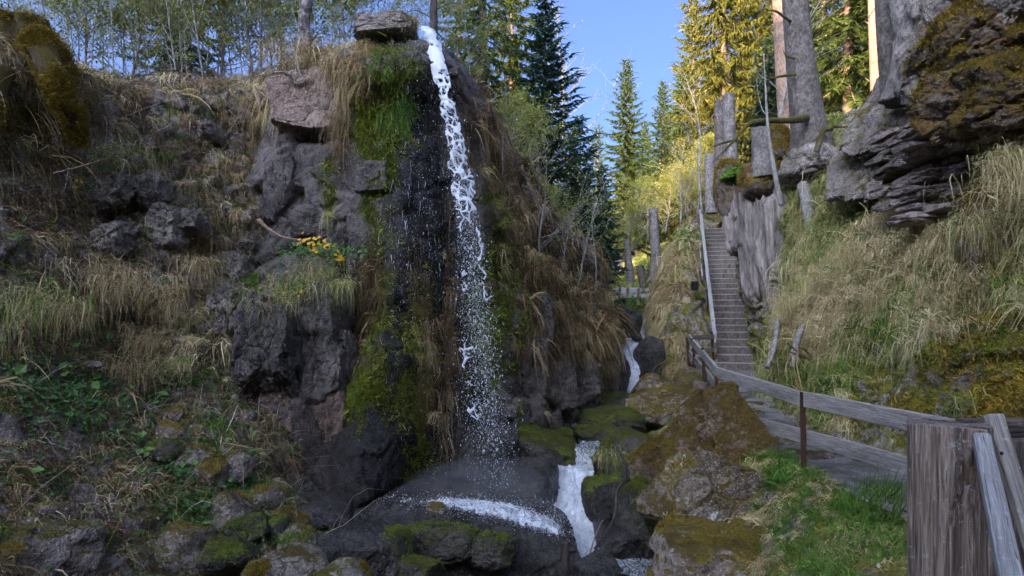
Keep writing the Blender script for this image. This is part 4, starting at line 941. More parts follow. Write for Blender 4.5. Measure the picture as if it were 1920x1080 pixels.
# quiet pool among the mossy boulders
nY, nX = 160, 120; P = np.zeros((nY, nX, 3)); yy = np.linspace(10.9, 16.0, nY)
for j in range(nX): P[:, j, 0] = xstream(yy) - 1.6 * (1 - j / (nX - 1)) * np.interp(yy, [10.9, 13, 16], [0.6, 1, 0.3]) + 0.8 * j / (nX - 1); P[:, j, 1] = yy
P[..., 2] = np.interp(yy, [10.9, 12, 16], [-0.56, -0.46, -0.22])[:, None] + 0.03 * fbm(P * 4, 4, 2) + 0.012 * fbm(P * 15, 3, 3)
fo_ = 0.25 + 0.5 * sstep(-0.05, 0.35, fbm(P * 1.7, 3, 11)) + 0.4 * sstep(14.8, 15.8, P[..., 1])
link("stream_pool", mesh_np("stream_pool", P, [grid_faces(nY, nX)], M['stream'], {"foam": fo_}), kind="structure")
nY, nX = 60, 90; P = np.zeros((nY, nX, 3)); yy = np.linspace(3.5, 9.0, nY); P[..., 0] = np.linspace(-1.2, 2.6, nX)[None]; P[..., 1] = yy[:, None]
P[..., 2] = np.interp(yy, [3.5, 7, 9], [-1.95, -1.42, -1.28])[:, None] + 0.03 * fbm(P * 4, 4, 2)
fo_ = 0.05 + 0.6 * np.exp(-((P[..., 0] - 1.1) / 0.5) ** 2 - ((P[..., 1] - 7.9) / 0.9) ** 2)
link("lower_pool", mesh_np("lower_pool", P, [grid_faces(nY, nX)], M['stream'], {"foam": fo_}), kind="structure")

# --- the tall fall: a torn lace of water that breaks into drops
wf = thing("waterfall", "thin white waterfall plunging down the dark cliff", "waterfall", W(930, 960, 8.6))
wl = np.array(wf.location)
fc = [(796, 52, 11.2), (803, 60, 10.5), (815, 95, 10.0), (830, 150, 9.8), (846, 220, 9.7), (861, 300, 9.6), (872, 380, 9.5), (883, 470, 9.4), (893, 560, 9.3), (903, 650, 9.2), (913, 740, 9.05), (922, 830, 8.9), (932, 965, 8.6)]
fhw = np.array([13, 15, 20, 24, 25, 27, 28, 29, 30, 36, 42, 46, 40.])
C = np.array([W(*p) for p in fc]); n, nu = 1250, 92
C2 = crom(C, n); pyc = np.interp(np.linspace(0, 1, n), np.linspace(0, 1, len(fc)), [p[1] for p in fc]); hw = np.interp(np.linspace(0, 1, n), np.linspace(0, 1, len(fc)), fhw / FPX * np.array([p[2] for p in fc])) * np.interp(pyc, [50, 150, 430, 520, 960], [0.95, 0.8, 0.85, 1.1, 1.2])
u = np.linspace(-1, 1, nu); s_ = np.concatenate([[0], np.cumsum(np.linalg.norm(np.diff(C2, axis=0), axis=1))])
P = np.repeat(C2[:, None], nu, 1); P[..., 0] += u[None] * hw[:, None]; P[..., 1] += 0.10 * (u ** 2)[None] - 0.05
D = np.stack([u[None] * hw[:, None], s_[:, None] + 0 * u[None], 0 * P[..., 0]], -1)
Dw = D + 0.055 * np.stack([fbm(D * 7, 3, 1), fbm(D * 7, 3, 2), 0 * D[..., 0]], -1)
F1, F2, _, _ = worley(Dw * np.array([9, 6.0, 0]) + np.array([0, 0, 0.5]), 77); F1b, F2b, _, _ = worley(Dw * np.array([24, 17.0, 0]) + np.array([0, 0, 0.5]), 78)
th = np.interp(pyc, [50, 110, 180, 260, 420, 470, 600, 800], [1.1, 0.55, 0.27, 0.18, 0.14, 0.13, 0.11, 0.08])[:, None]
web = (F2 - F1) < th * (0.8 + 0.7 * fbm(D * 5, 3, 9)); web2 = ((F2b - F1b) < th * 0.6) & (fbm(D * 6, 2, 66) > 0.05)
patchy = fbm(D * np.array([4, 2.4, 1]), 4, 21)
lim = np.interp(pyc, [50, 200, 380, 480, 600, 780, 820, 960], [-2, -2, -0.5, -0.05, 0.10, 0.22, 0.5, 0.6])[:, None]
edge = np.abs(u)[None] < np.interp(pyc, [50, 120, 960], [1.0, 0.95, 0.9])[:, None] * (0.78 + 0.42 * fbm(D * np.array([0, 6.0, 0]) + np.sign(u)[None, :, None] * 9, 3, 3))
keep = ((web & (patchy > lim)) | (web2 & (patchy > lim + 0.12))) & edge
P[..., 1] += 0.05 * fbm(D * 8, 3, 31); P[..., 0] += 0.012 * fbm(D * 20, 2, 32); P += 0.0
f = grid_faces(n, nu); kf = keep[:-1, :-1] & keep[1:, 1:]
f = f[kf.ravel()]
used, inv = np.unique(f, return_inverse=True); f = inv.reshape(-1, 4); V = P.reshape(-1, 3)[used] - wl
o = link("falling_sheet", mesh_np("falling_sheet", V, [f, ], M['fall']), wf, kind="stuff")
sm = o.modifiers.new("thickness", 'SOLIDIFY'); sm.thickness = 0.022; sm.offset = 0
# drops
OCT = np.array([[1, 0, 0], [-1, 0, 0], [0, 1, 0], [0, -1, 0], [0, 0, 1.0], [0, 0, -1.0]]); OF = np.array([[4, 0, 2], [4, 2, 1], [4, 1, 3], [4, 3, 0], [5, 2, 0], [5, 1, 2], [5, 3, 1], [5, 0, 3]])
def drops(name, Pn, rad, stretch, mat, parent, off):
    N_ = len(Pn); S3 = np.stack([rad, rad, rad * stretch], -1)
    V = Pn[:, None] - off + OCT[None] * S3[:, None]; F_ = (np.arange(N_) * 6)[:, None, None] + OF[None]
    return link(name, mesh_np(name, V.reshape(-1, 3), [F_.reshape(-1, 3)], mat), parent, kind="stuff")
rg = np.random.default_rng(5)
def along(v): return np.stack([np.interp(v, np.linspace(0, 1, n), C2[:, k]) for k in range(3)], -1)
nd = 13000; v = rg.beta(2.6, 1.5, nd) * 0.86 + 0.14; Pd = along(v); h_ = np.interp(v, np.linspace(0, 1, n), hw)
cl = fbm(np.stack([v * 60, rg.uniform(-1, 1, nd) * 0.2, v * 0], -1), 3, 3)
Pd[:, 0] += rg.normal(0, 0.48, nd) * h_ * (1 + 0.3 * cl); Pd[:, 1] += rg.normal(0, 0.10, nd); Pd[:, 2] += rg.normal(0, 0.05, nd)
r_ = np.minimum(0.0019 * np.exp(rg.normal(0, 0.65, nd)), 0.012)
nd2 = 4200; v2 = rg.uniform(0.05, 1, nd2); P2 = along(v2); P2[:, 0] -= np.abs(rg.normal(0, 1, nd2)) * np.interp(v2, [0, .2, .6, 1], [.15, .45, .75, .75]); P2[:, 0] += rg.normal(0, .08, nd2); P2[:, 1] += rg.uniform(-0.4, 0.05, nd2)
r2 = np.minimum(0.0016 * np.exp(rg.normal(0, 0.5, nd2)), 0.007)
drops("droplets", np.vstack([Pd, P2]), np.concatenate([r_, r2]), rg.uniform(0.9, 2.6, nd + nd2), M['fall'], wf, wl)

def blades_geo(roots, dirs, L, wd, droop, segs=4, side=None, rg=None, curl=0.0):
    N_ = len(roots); t_ = np.linspace(0, 1, segs + 1)[None, :, None]; d = unit(dirs)
    L = np.broadcast_to(L, (N_,)); wd = np.broadcast_to(wd, (N_,)); droop = np.broadcast_to(droop, (N_,))
    C = roots[:, None] + d[:, None] * (L[:, None, None] * t_ * (1 - 0.35 * droop[:, None, None] * t_)) + np.array([0, 0, -1.0]) * (droop * L)[:, None, None] * t_ ** 2 * 0.9
    if rg is None: rg = np.random.default_rng(1)
    if curl: C = C + (rg.normal(0, 1, (N_, 1, 3)) * curl * L[:, None, None]) * np.sin(t_ * 3.0 + rg.uniform(0, 3, (N_, 1, 1))) * t_
    if side is None: side = rg.normal(size=(N_, 3))
    s = unit(np.cross(d, side))
    w = (wd[:, None, None] * 0.5) * (1 - t_ ** 1.6 * 0.92)
    V = np.stack([C - s[:, None] * w, C + s[:, None] * w], 2).reshape(N_, -1, 3)
    i = np.arange(segs) * 2; f = np.stack([i, i + 1, i + 3, i + 2], -1)
    Fq = (np.arange(N_) * (2 * segs + 2))[:, None, None] + f[None]
    return V.reshape(-1, 3), Fq.reshape(-1, 4), 2 * segs + 2

def blade_obj(name, roots, dirs, L, wd, droop, mat, rnd, segs=4, parent=None, off=0.0, kind="stuff", label=None, cat=None, group=None, rg=None, curl=0.0, loc=None):
    V, Fq, k = blades_geo(roots, dirs, L, wd, droop, segs, None, rg, curl)
    me = mesh_np(name, V - off, [Fq], M[mat] if isinstance(mat, str) else mat, {"rnd": np.repeat(np.broadcast_to(rnd, (len(roots),)), k)})
    return link(name, me, parent, label, cat, group, kind, loc)

def sample(pt, N_, dens, rg):
    a = pt.area * np.clip(dens(pt.px[:-1, :-1], pt.py[:-1, :-1], pt.N[:-1, :-1], pt.P[:-1, :-1]), 0, None)
    c = np.cumsum(a.ravel()); idx = np.searchsorted(c, rg.uniform(0, c[-1], N_)); i, j = np.unravel_index(np.minimum(idx, a.size - 1), a.shape)
    f, g = rg.uniform(0, 1, (2, N_, 1)); P = pt.P
    Q = P[i, j] * (1 - f) * (1 - g) + P[i + 1, j] * f * (1 - g) + P[i, j + 1] * (1 - f) * g + P[i + 1, j + 1] * f * g
    return Q, pt.N[i, j]

def out(N_): return N_ * np.where(N_[:, 1:2] > 0.3, -1, 1)
# trickles clinging to the rock
Q, Nn = sample(cliff, 1300, lambda x, y, N, P: spots(x, y, [(770, 190, 45, 90, 1), (740, 400, 50, 120, .8), (790, 480, 60, 160, .7), (780, 760, 60, 120, .25)]), rg)
Q = Q + np.array([0, -0.035, 0]); d = np.tile([[0, -0.12, -1.0]], (len(Q), 1)) + rg.normal(0, 0.12, (len(Q), 3))
blade_obj("trickles", Q, d, 0.03 * np.exp(rg.normal(0, .9, len(Q))).clip(.2, 8), rg.uniform(0.002, 0.006, len(Q)), 0.0, 'fall', 0.5, 3, wf, wl, rg=rg, curl=0.01)
# splash on the dome
dome = [o_ for o_ in bpy.data.objects if o_.get("label", "").startswith("broad wet black rock dome")][0]
nv_ = len(dome.data.vertices); co = np.zeros(nv_ * 3, np.float32); dome.data.vertices.foreach_get("co", co); nn = np.zeros(nv_ * 3, np.float32); dome.data.vertices.foreach_get("normal", nn)
co = co.reshape(-1, 3).astype(float) + np.array(dome.location); nn = nn.reshape(-1, 3)
px, py = proj(co); dist = spots(px, py, [(930, 958, 80, 18, 1.2), (1000, 980, 60, 18, 1.2), (850, 944, 90, 14, .9), (760, 938, 60, 10, .5), (1040, 1000, 30, 16, .8)]) * (nn[:, 2] > 0.2)
pr = dist / dist.sum(); idx = rg.choice(nv_, 9000, p=pr)
Ps = co[idx] + rg.normal(0, 0.02, (9000, 3)); Ps[:, 2] += np.abs(rg.normal(0, 0.018, 9000)) + 0.004
drops("splash", Ps, np.minimum(0.0022 * np.exp(rg.normal(0, 0.6, 9000)), 0.009), rg.uniform(0.4, 1.2, 9000), M['fall'], wf, wl)

nf = len(dome.data.polygons); fi = np.zeros(nf * 3, np.int32); dome.data.polygons.foreach_get("vertices", fi); fi = fi.reshape(-1, 3)
kf = fi[(dist[fi].min(1) > 0.03)]; used, inv = np.unique(kf, return_inverse=True); Vf = co[used] + nn[used] * (0.006 + 0.03 * np.clip(dist[used], 0, 1) * (0.6 + fbm(co[used] * 14, 3, 5)))[:, None]
link("splash_film", mesh_np("splash_film", Vf - wl, [inv.reshape(-1, 3)], M['film'], {"foam": -0.25 + 0.8 * np.clip(dist[used], 0, 1)}), wf)

# fine spray hanging over the splash
t = NT("spray"); t.t.links.new(t.n("VolumePrincipled", {"Color": (0.95, 0.97, 1.0), "Density": 0.22}).outputs[0], t.out.inputs["Volume"])
V_, F_ = ico(3); Vm = V_ * np.array([0.95, 0.45, 0.42]) * (1 + 0.25 * fbm(V_ * 2, 3, 3))[:, None]
link("spray_mist", mesh_np("spray_mist", Vm + W(890, 925, 8.45) - wl, [F_], t.m), wf, kind="stuff")

# ------------------------------------------------------------------ vegetation: materials
M['straw'] = blade_mat("dry straw grass", [(0.0, (0.14, 0.085, 0.035)), (0.3, (0.38, 0.265, 0.12)), (0.65, (0.68, 0.54, 0.28)), (1.0, (0.86, 0.75, 0.47))], 0.25)
M['mixed_grass'] = blade_mat("half green grass", [(0.0, (0.07, 0.12, 0.018)), (0.4, (0.20, 0.27, 0.05)), (0.65, (0.46, 0.43, 0.155)), (1.0, (0.72, 0.62, 0.34))], 0.3)
M['green_grass'] = blade_mat("fresh green grass", [(0.0, (0.04, 0.10, 0.012)), (0.5, (0.11, 0.24, 0.03)), (1.0, (0.28, 0.38, 0.08))], 0.35)
M['brown_grass'] = blade_mat("brown hanging grass", [(0.0, (0.035, 0.022, 0.012)), (0.5, (0.14, 0.09, 0.04)), (0.85, (0.32, 0.22, 0.11)), (1.0, (0.48, 0.37, 0.21))], 0.2)
M['stalk'] = blade_mat("dead stalks", [(0.0, (0.10, 0.05, 0.03)), (0.4, (0.22, 0.13, 0.09)), (0.75, (0.42, 0.33, 0.24)), (1.0, (0.66, 0.60, 0.50))], 0.1)
M['moss_fuzz'] = blade_mat("moss shoots", [(0.0, (0.04, 0.065, 0.008)), (0.5, (0.17, 0.21, 0.02)), (1.0, (0.40, 0.40, 0.05))], 0.25)
M['moss_rust'] = blade_mat("rusty moss shoots", [(0.0, (0.08, 0.065, 0.013)), (0.5, (0.28, 0.20, 0.028)), (1.0, (0.54, 0.35, 0.045))], 0.25)
M['leaf'] = blade_mat("ground leaves", [(0.0, (0.03, 0.065, 0.02)), (0.5, (0.07, 0.16, 0.04)), (1.0, (0.17, 0.33, 0.08))], 0.3, 0.5)
M['litter'] = blade_mat("fallen leaves", [(0.0, (0.06, 0.03, 0.02)), (0.6, (0.18, 0.10, 0.06)), (1.0, (0.40, 0.32, 0.24))], 0.1)
M['spruce_dark'] = blade_mat("dark spruce needles", [(0.0, (0.012, 0.035, 0.022)), (0.5, (0.028, 0.065, 0.038)), (1.0, (0.06, 0.11, 0.06))], 0.15)
M['spruce'] = blade_mat("spruce needles", [(0.0, (0.03, 0.055, 0.012)), (0.5, (0.07, 0.105, 0.02)), (1.0, (0.13, 0.16, 0.03))], 0.25)
M['spruce_gold'] = blade_mat("yellowish spruce needles", [(0.0, (0.06, 0.075, 0.012)), (0.5, (0.13, 0.13, 0.018)), (1.0, (0.22, 0.19, 0.03))], 0.3)
M['bud'] = blade_mat("young spring leaves", [(0.0, (0.14, 0.18, 0.035)), (0.5, (0.28, 0.31, 0.06)), (1.0, (0.48, 0.46, 0.11))], 0.4)
M['bark_grey'] = bark_mat("grey spruce bark", (0.075, 0.06, 0.05), (0.21, 0.18, 0.155), 0.0, lich=0.2, zst=0.6)
M['bark_pink'] = bark_mat("reddish pine bark", (0.22, 0.13, 0.085), (0.42, 0.29, 0.21), 0.0, zst=0.4)
M['bark_dark'] = bark_mat("dark spruce bark", (0.045, 0.035, 0.03), (0.11, 0.09, 0.075), 0.0)
M['bark_pale'] = bark_mat("pale thin bark", (0.16, 0.145, 0.125), (0.36, 0.34, 0.31), 0.0, sc=1.5, lich=0.3)
M['bark_moss'] = bark_mat("mossy bark", (0.07, 0.055, 0.04), (0.17, 0.14, 0.11), 0.45, (0.075, 0.065, 0.012))
M['bark_patch'] = bark_mat("blotched bark", (0.055, 0.045, 0.042), (0.30, 0.27, 0.25), 0.0, sc=0.55, lich=0.7, zst=0.8)
M['snag'] = bark_mat("grey dead trunk", (0.11, 0.092, 0.082), (0.28, 0.25, 0.225), 0.0, lich=0.3, zst=0.7)
M['flower'] = plain_mat("yellow petals", (0.80, 0.48, 0.01), 0.5, 0, 0.15)

# ------------------------------------------------------------------ tussocks
def tuft_geo(C, Nn, nb, L, wd, droop, rg, spread=0.9, up=0.5, r0=0.05):
    """many blades from each of the roots C"""
    K = len(C); idx = np.repeat(np.arange(K), nb); n_ = len(idx)
    base = unit(Nn[idx] + np.array([0, 0, up])); d = base + rg.normal(0, spread, (n_, 3)); d = np.where(((d * Nn[idx]).sum(-1) < -0.1)[:, None], d + Nn[idx] * 0.9, d)
    Lf = np.broadcast_to(L, (K,))[idx] * rg.uniform(0.45, 1.15, n_)
    return C[idx] + rg.normal(0, r0, (n_, 3)) * np.array([1, 0.5, 0.5]), d, Lf, wd * rg.uniform(0.6, 1.3, n_), droop * rg.uniform(0.6, 1.4, n_), idx

_tuftcol = {}
def tuft_collection(kind, mat, nb, wr, seed):
    """six small tufts of one sort; the countless grass is set out with them"""
    key = (kind, mat, nb, wr)
    if key in _tuftcol: return _tuftcol[key]
    c = bpy.data.collections.new("tufts"); rg = np.random.default_rng(seed)
    for k in range(6):
        r = rg.normal(0, .16, (nb, 3)) * np.array([1.3, .7, .35]); sp = .75
        if kind == 'hang': d = rg.normal(0, .62, (nb, 3)) + np.array([0, -.75, .35]); dr = rg.uniform(.7, 1.6, nb)
        elif kind == 'drape': d = rg.normal(0, .30, (nb, 3)) + np.array([0, -.45, .05]); dr = rg.uniform(1.2, 2.0, nb)
        elif kind == 'stand': d = rg.normal(0, .55, (nb, 3)) + np.array([0, -.1, 1.0]); dr = rg.uniform(.4, 1.1, nb)
        elif kind == 'fan': d = rg.normal(0, .42, (nb, 3)) + np.array([0, -.35, .95]); dr = rg.uniform(.7, 1.4, nb)
        elif kind == 'moss': r = rg.normal(0, .8, (nb, 3)) * np.array([1, 1, .0]); d = rg.normal(0, .7, (nb, 3)) + np.array([0, 0, .9]); dr = rg.uniform(0, .5, nb)
        V, Fq, q = blades_geo(r, d, rg.uniform(.45, 1.15, nb), wr * rg.uniform(.6, 1.3, nb), dr, 2 if kind == 'moss' else 4, None, rg, .05)
        me = mesh_np("tuft", V, [Fq], M[mat], {"rnd": np.repeat(np.clip(rg.normal(.5, .15, nb), 0, 1), q)})
        o = bpy.data.objects.new("tuft", me); c.objects.link(o)
    _tuftcol[key] = c; return c

def scatter(name, C, rot, scale, tone, col, label=None):
    """one object of kind stuff whose points carry the tufts"""
    me = bpy.data.meshes.new(name); me.vertices.add(len(C)); me.vertices.foreach_set("co", np.asarray(C, np.float32).ravel())
    for nm, ty, v in (("rot", 'FLOAT_VECTOR', rot), ("size", 'FLOAT', scale), ("tone", 'FLOAT', tone)):
        at = me.attributes.new(nm, ty, 'POINT'); at.data.foreach_set("vector" if ty == 'FLOAT_VECTOR' else "value", np.asarray(v, np.float32).ravel())
    o = link(name, me, kind="stuff")
    ng = bpy.data.node_groups.new("scatter", 'GeometryNodeTree'); ng.interface.new_socket("Geometry", in_out='INPUT', socket_type='NodeSocketGeometry'); ng.interface.new_socket("Geometry", in_out='OUTPUT', socket_type='NodeSocketGeometry')
    N = ng.nodes; gi = N.new("NodeGroupInput"); go = N.new("NodeGroupOutput"); ip = N.new("GeometryNodeInstanceOnPoints"); ci = N.new("GeometryNodeCollectionInfo")
    ci.inputs["Collection"].default_value = col; ci.inputs["Separate Children"].default_value = True; ci.inputs["Reset Children"].default_value = True
    ip.inputs["Pick Instance"].default_value = True
    a1 = N.new("GeometryNodeInputNamedAttribute"); a1.data_type = 'FLOAT_VECTOR'; a1.inputs[0].default_value = "rot"
    a2 = N.new("GeometryNodeInputNamedAttribute"); a2.data_type = 'FLOAT'; a2.inputs[0].default_value = "size"
    er = N.new("FunctionNodeEulerToRotation")
    Lk = ng.links.new
    Lk(gi.outputs[0], ip.inputs["Points"]); Lk(ci.outputs[0], ip.inputs["Instance"]); Lk(a1.outputs[0], er.inputs[0]); Lk(er.outputs[0], ip.inputs["Rotation"]); Lk(a2.outputs[0], ip.inputs["Scale"]); Lk(ip.outputs[0], go.inputs[0])
    md = o.modifiers.new("scatter", 'NODES'); md.node_group = ng
    return o

def tussocks(name, pt, K, nb, L, wd, kind, mat, dens, seed, tone=0.0, tvar=0.2, Lvar=0.35, lift=0.0):
    rg = np.random.default_rng(seed); C, Nn = sample(pt, K, dens, rg)
    S = L * np.exp(rg.normal(0, Lvar, K)); col = tuft_collection(kind, mat, nb, round(wd / L, 3), seed)
    az = np.arctan2(Nn[:, 0], -Nn[:, 1]) + rg.normal(0, .45 if kind != 'stand' else 2.0, K)
    if kind == 'moss': rot = np.stack([np.zeros(K), np.arccos(np.clip(Nn[:, 2], -1, 1)), np.arctan2(Nn[:, 1], Nn[:, 0])], -1)
    else: rot = np.stack([rg.normal(0, .18, K), rg.normal(0, .18, K), az], -1)
    return scatter(name, C + Nn * lift, rot, S, tone + rg.normal(0, tvar, K) + .32 * fbm(C * .8, 2, seed % 17), col)

noisy = lambda P, s, k: sstep(-0.15, 0.3, fbm(P * s, 3, k))
ROCKL = [(215,400,55,60,-1.2),(310,425,35,40,-1),(370,410,40,45,-.9),(200,590,75,45,-1.4),(420,560,40,60,-.6),(470,660,60,90,-.8)]
tussocks("dry_grass", left, 6200, 40, 0.23, 0.006, 'hang', 'straw', lambda x, y, N, P: (spots(x, y, ROCKL, 1.0)) * (0.25 + noisy(P, 1.1, 5)) * np.where(y < 660, 1.0, 0.5), 101, tone=-.06, tvar=.24)
tussocks("brown_grass", left, 3200, 40, 0.20, 0.0055, 'hang', 'brown_grass', lambda x, y, N, P: spots(x, y, ROCKL, 1.1) * (.15 + noisy(P, 1.6, 15)), 102, tone=.15)
tussocks("green_grass", left, 1500, 30, 0.19, 0.0055, 'fan', 'green_grass', lambda x, y, N, P: spots(x, y, [(60,210,90,70,1),(340,400,120,120,.3),(430,640,60,100,.6),(440,960,120,80,.8),(330,830,160,80,.4),(260,300,150,100,.25)], 0.06), 103)
tussocks("moss_cover", left, 5000, 40, 0.045, 0.006, 'moss', 'moss_fuzz', lambda x, y, N, P: (N[..., 2] + .3).clip(0, 1) * (.05 + noisy(P, 1.3, 65)), 107, tone=-.1)
# dead bramble stalks lying every which way
rg = np.random.default_rng(104); C, Nn = sample(left, 7500, lambda x, y, N, P: spots(x, y, ROCKL, 1.0) * (0.15 + noisy(P, 0.9, 25)), rg)
d = rg.normal(0, 1, C.shape) + Nn * 0.5 + np.array([0.2, -0.2, 0.1]); blade_obj("dead_stalks", C + Nn * 0.03, d, 0.55 * np.exp(rg.normal(0, 0.5, len(C))), rg.uniform(0.003, 0.007, len(C)), rg.uniform(0.1, 0.7, len(C)), 'stalk', np.clip(rg.normal(0.4, 0.28, len(C)), 0, 1), 5, rg=rg, curl=0.12)
C, Nn = sample(left, 1900, lambda x, y, N, P: spots(x, y, [(60,420,90,70,1),(150,330,80,40,.7),(340,160,110,30,.7),(260,790,60,40,.6),(160,960,80,40,.6)]), rg)
blade_obj("bramble_stems", C + Nn * 0.04, rg.normal(0, 1, C.shape) * np.array([1, .5, .5]) + Nn * 0.5 + np.array([.3, 0, .1]), 0.5 * np.exp(rg.normal(0, 0.4, len(C))), rg.uniform(0.004, 0.008, len(C)), rg.uniform(0.2, 0.9, len(C)), 'stalk', np.clip(rg.normal(0.25, 0.2, len(C)), 0, 1), 5, rg=rg, curl=0.1)
rg = np.random.default_rng(105); C, Nn = sample(left, 70, lambda x, y, N, P: spots(x, y, [(420,800,120,120,1),(300,950,150,100,1),(250,500,200,200,.3)], 0.05), rg)
blade_obj("pale_stems", C + Nn * 0.02, rg.normal(0, 1, C.shape) + Nn * 0.8 + np.array([0, 0, .5]), rg.uniform(0.2, 0.55, 70), 0.009, 0.15, 'stalk', rg.uniform(0.85, 1, 70), 5, rg=rg, curl=0.06)

def leaf_geo(C, Nn, size, rg, tiltv=0.6):
    N_ = len(C); n = unit(Nn + rg.normal(0, tiltv, (N_, 3))); a = unit(np.cross(n, rg.normal(size=(N_, 3)))); b = np.cross(n, a); s = np.broadcast_to(size, (N_,))[:, None]
    V = np.stack([C - a * s * .5, C - b * s * .36 + n * s * .08, C + a * s * .1 - n * s * .02, C + b * s * .36 + n * s * .08, C + a * s * .55 - b * s * .0], 1)
    V[:, 2] = C - n * s * 0.06
    base = (np.arange(N_) * 5)[:, None, None]
    F_ = base + np.array([[0, 1, 2], [0, 2, 3], [1, 4, 2], [2, 4, 3]])[None]
    return V.reshape(-1, 3), F_.reshape(-1, 3)
def leaf_obj(name, C, Nn, size, mat, rnd, rg, parent=None, off=0.0, kind="stuff", tiltv=0.6, label=None, loc=None):
    V, F_ = leaf_geo(C, Nn, size, rg, tiltv)
    return link(name, mesh_np(name, V - off, [F_], M[mat], {"rnd": np.repeat(np.broadcast_to(rnd, (len(C),)), 5)}, False), parent, label, None, None, kind, loc)
rg = np.random.default_rng(106)
C, Nn = sample(left, 9000, lambda x, y, N, P: spots(x, y, [(100,740,160,90,1),(250,700,150,60,.8),(330,900,140,80,.6),(120,850,120,60,.9),(60,250,100,80,.5),(420,950,100,60,.5)], 0.06) * (0.1 + noisy(P, 2.0, 35)), rg)
leaf_obj("bramble_leaves", C + Nn * rg.uniform(0.02, 0.16, (len(C), 1)), Nn + np.array([0, -.3, .8]), 0.042 * np.exp(rg.normal(0, 0.35, len(C))), 'leaf', np.clip(rg.normal(0.45, 0.22, len(C)), 0, 1), rg)
C, Nn = sample(left, 90, lambda x, y, N, P: spots(x, y, [(120,660,120,40,1),(290,740,40,60,.8),(330,880,90,60,.8),(200,800,100,60,.5)], 0.02), rg)
leaf_obj("butterbur_leaves", C + Nn * 0.12 + np.array([0, 0, .05]), np.tile([[0, -.5, .9]], (90, 1)), rg.uniform(0.07, 0.14, 90), 'leaf', rg.uniform(0.7, 1, 90), rg, tiltv=0.3)
C, Nn = sample(left, 6000, lambda x, y, N, P: spots(x, y, [(440,960,110,70,1),(380,830,120,70,.6),(60,220,80,60,.5),(430,720,60,60,.5),(330,600,90,60,.3)], 0.02) * noisy(P, 2.5, 45), rg)
leaf_obj("small_herbs", C + Nn * rg.uniform(0.01, 0.07, (len(C), 1)), Nn + np.array([0, -.3, .8]), 0.022 * np.exp(rg.normal(0, 0.3, len(C))), 'leaf', np.clip(rg.normal(0.85, 0.15, len(C)), 0, 1), rg)
C, Nn = sample(left, 2600, lambda x, y, N, P: np.where(y > 600, 1.0, 0.2) * (0.2 + noisy(P, 1.5, 55)), rg)
leaf_obj("leaf_litter", C + Nn * 0.02, Nn, 0.04 * np.exp(rg.normal(0, 0.3, len(C))), 'litter', np.clip(rg.normal(0.5, 0.3, len(C)), 0, 1), rg)

# ------------------------------------------------------------------ cliff greenery

FL = [(1000,480,70,130,1),(1060,600,90,120,1),(930,400,40,180,.7),(895,220,30,90,.7),(1110,620,60,90,.9),(985,620,60,120,.8),(960,300,40,80,.6)]
FR = [(1060,705,130,45,-1.6),(960,640,26,70,-.6),(1130,690,40,50,-.8),(900,560,20,160,-.5)]
tussocks("brown_grass", cliff, 3000, 36, 0.15, 0.006, 'hang', 'brown_grass', lambda x, y, N, P: spots(x, y, FL + FR) * (0.02 + noisy(P, 1.9, 3)) * (.4 + .6 * (N[..., 2] > -.05)), 111, tone=.12, tvar=.28, Lvar=.5)
tussocks("brown_grass", cliff, 1700, 36, 0.18, 0.006, 'drape', 'brown_grass', lambda x, y, N, P: spots(x, y, FL + FR) * (0.02 + noisy(P, 1.5, 73)), 119, tone=.05, tvar=.3, Lvar=.5)
tussocks("dry_grass", cliff, 650, 40, 0.19, 0.006, 'hang', 'straw', lambda x, y, N, P: spots(x, y, [(1000,560,70,90,.7),(1080,590,70,80,1),(1130,590,40,60,1.2),(970,450,40,80,.6),(940,340,25,60,.6),(1040,500,60,60,.6)]) * (0.02 + noisy(P, 2.3, 4)), 112, tone=-.2, Lvar=.5)
tussocks("green_grass", cliff, 600, 34, 0.15, 0.006, 'hang', 'mixed_grass', lambda x, y, N, P: spots(x, y, [(980,560,20,80,1),(1060,560,60,80,.5),(1120,660,50,50,.6),(960,420,30,80,.4)]), 118, tone=-.2)
tussocks("moss_cover", cliff, 7500, 34, 0.055, 0.0065, 'moss', 'moss_fuzz', lambda x, y, N, P: spots(x, y, [(735,190,36,70,1.2),(690,420,12,70,1.2),(720,310,14,40,1),(705,560,26,100,.7),(690,220,24,60,.7),(760,140,25,30,.7),(690,730,60,40,.35),(930,560,40,160,.25),(620,345,10,40,.6),(980,570,14,60,.3),(785,700,24,160,.25)]) * (0.15 + noisy(P, 2.2, 6)), 113, tone=-.05)
tussocks("green_grass", cliff, 900, 34, 0.12, 0.0055, 'drape', 'green_grass', lambda x, y, N, P: spots(x, y, [(740,190,30,50,1.1),(690,220,25,60,.6),(700,110,40,30,1),(690,470,12,60,.6),(755,170,16,50,.6),(500,540,40,30,.5),(690,400,10,60,.5)]) * (.08 + noisy(P, 2.6, 84)), 114, tone=-.1, tvar=.3)
tussocks("dry_grass", cliff, 420, 50, 0.26, 0.007, 'hang', 'straw', lambda x, y, N, P: spots(x, y, [(540,100,40,14,1.2),(590,105,40,14,1),(650,110,30,30,.9),(645,190,10,50,.6),(770,50,16,8,.8),(500,170,20,60,.6),(680,130,20,40,.7)]), 115, tone=.0)
tussocks("brown_grass", cliff, 420, 44, 0.32, 0.0065, 'drape', 'brown_grass', lambda x, y, N, P: spots(x, y, [(690,470,12,60,1),(700,560,16,80,.8),(560,110,60,16,.7),(645,220,10,60,.7),(840,640,12,160,.6),(785,600,12,120,.4)]), 116, tone=.1)

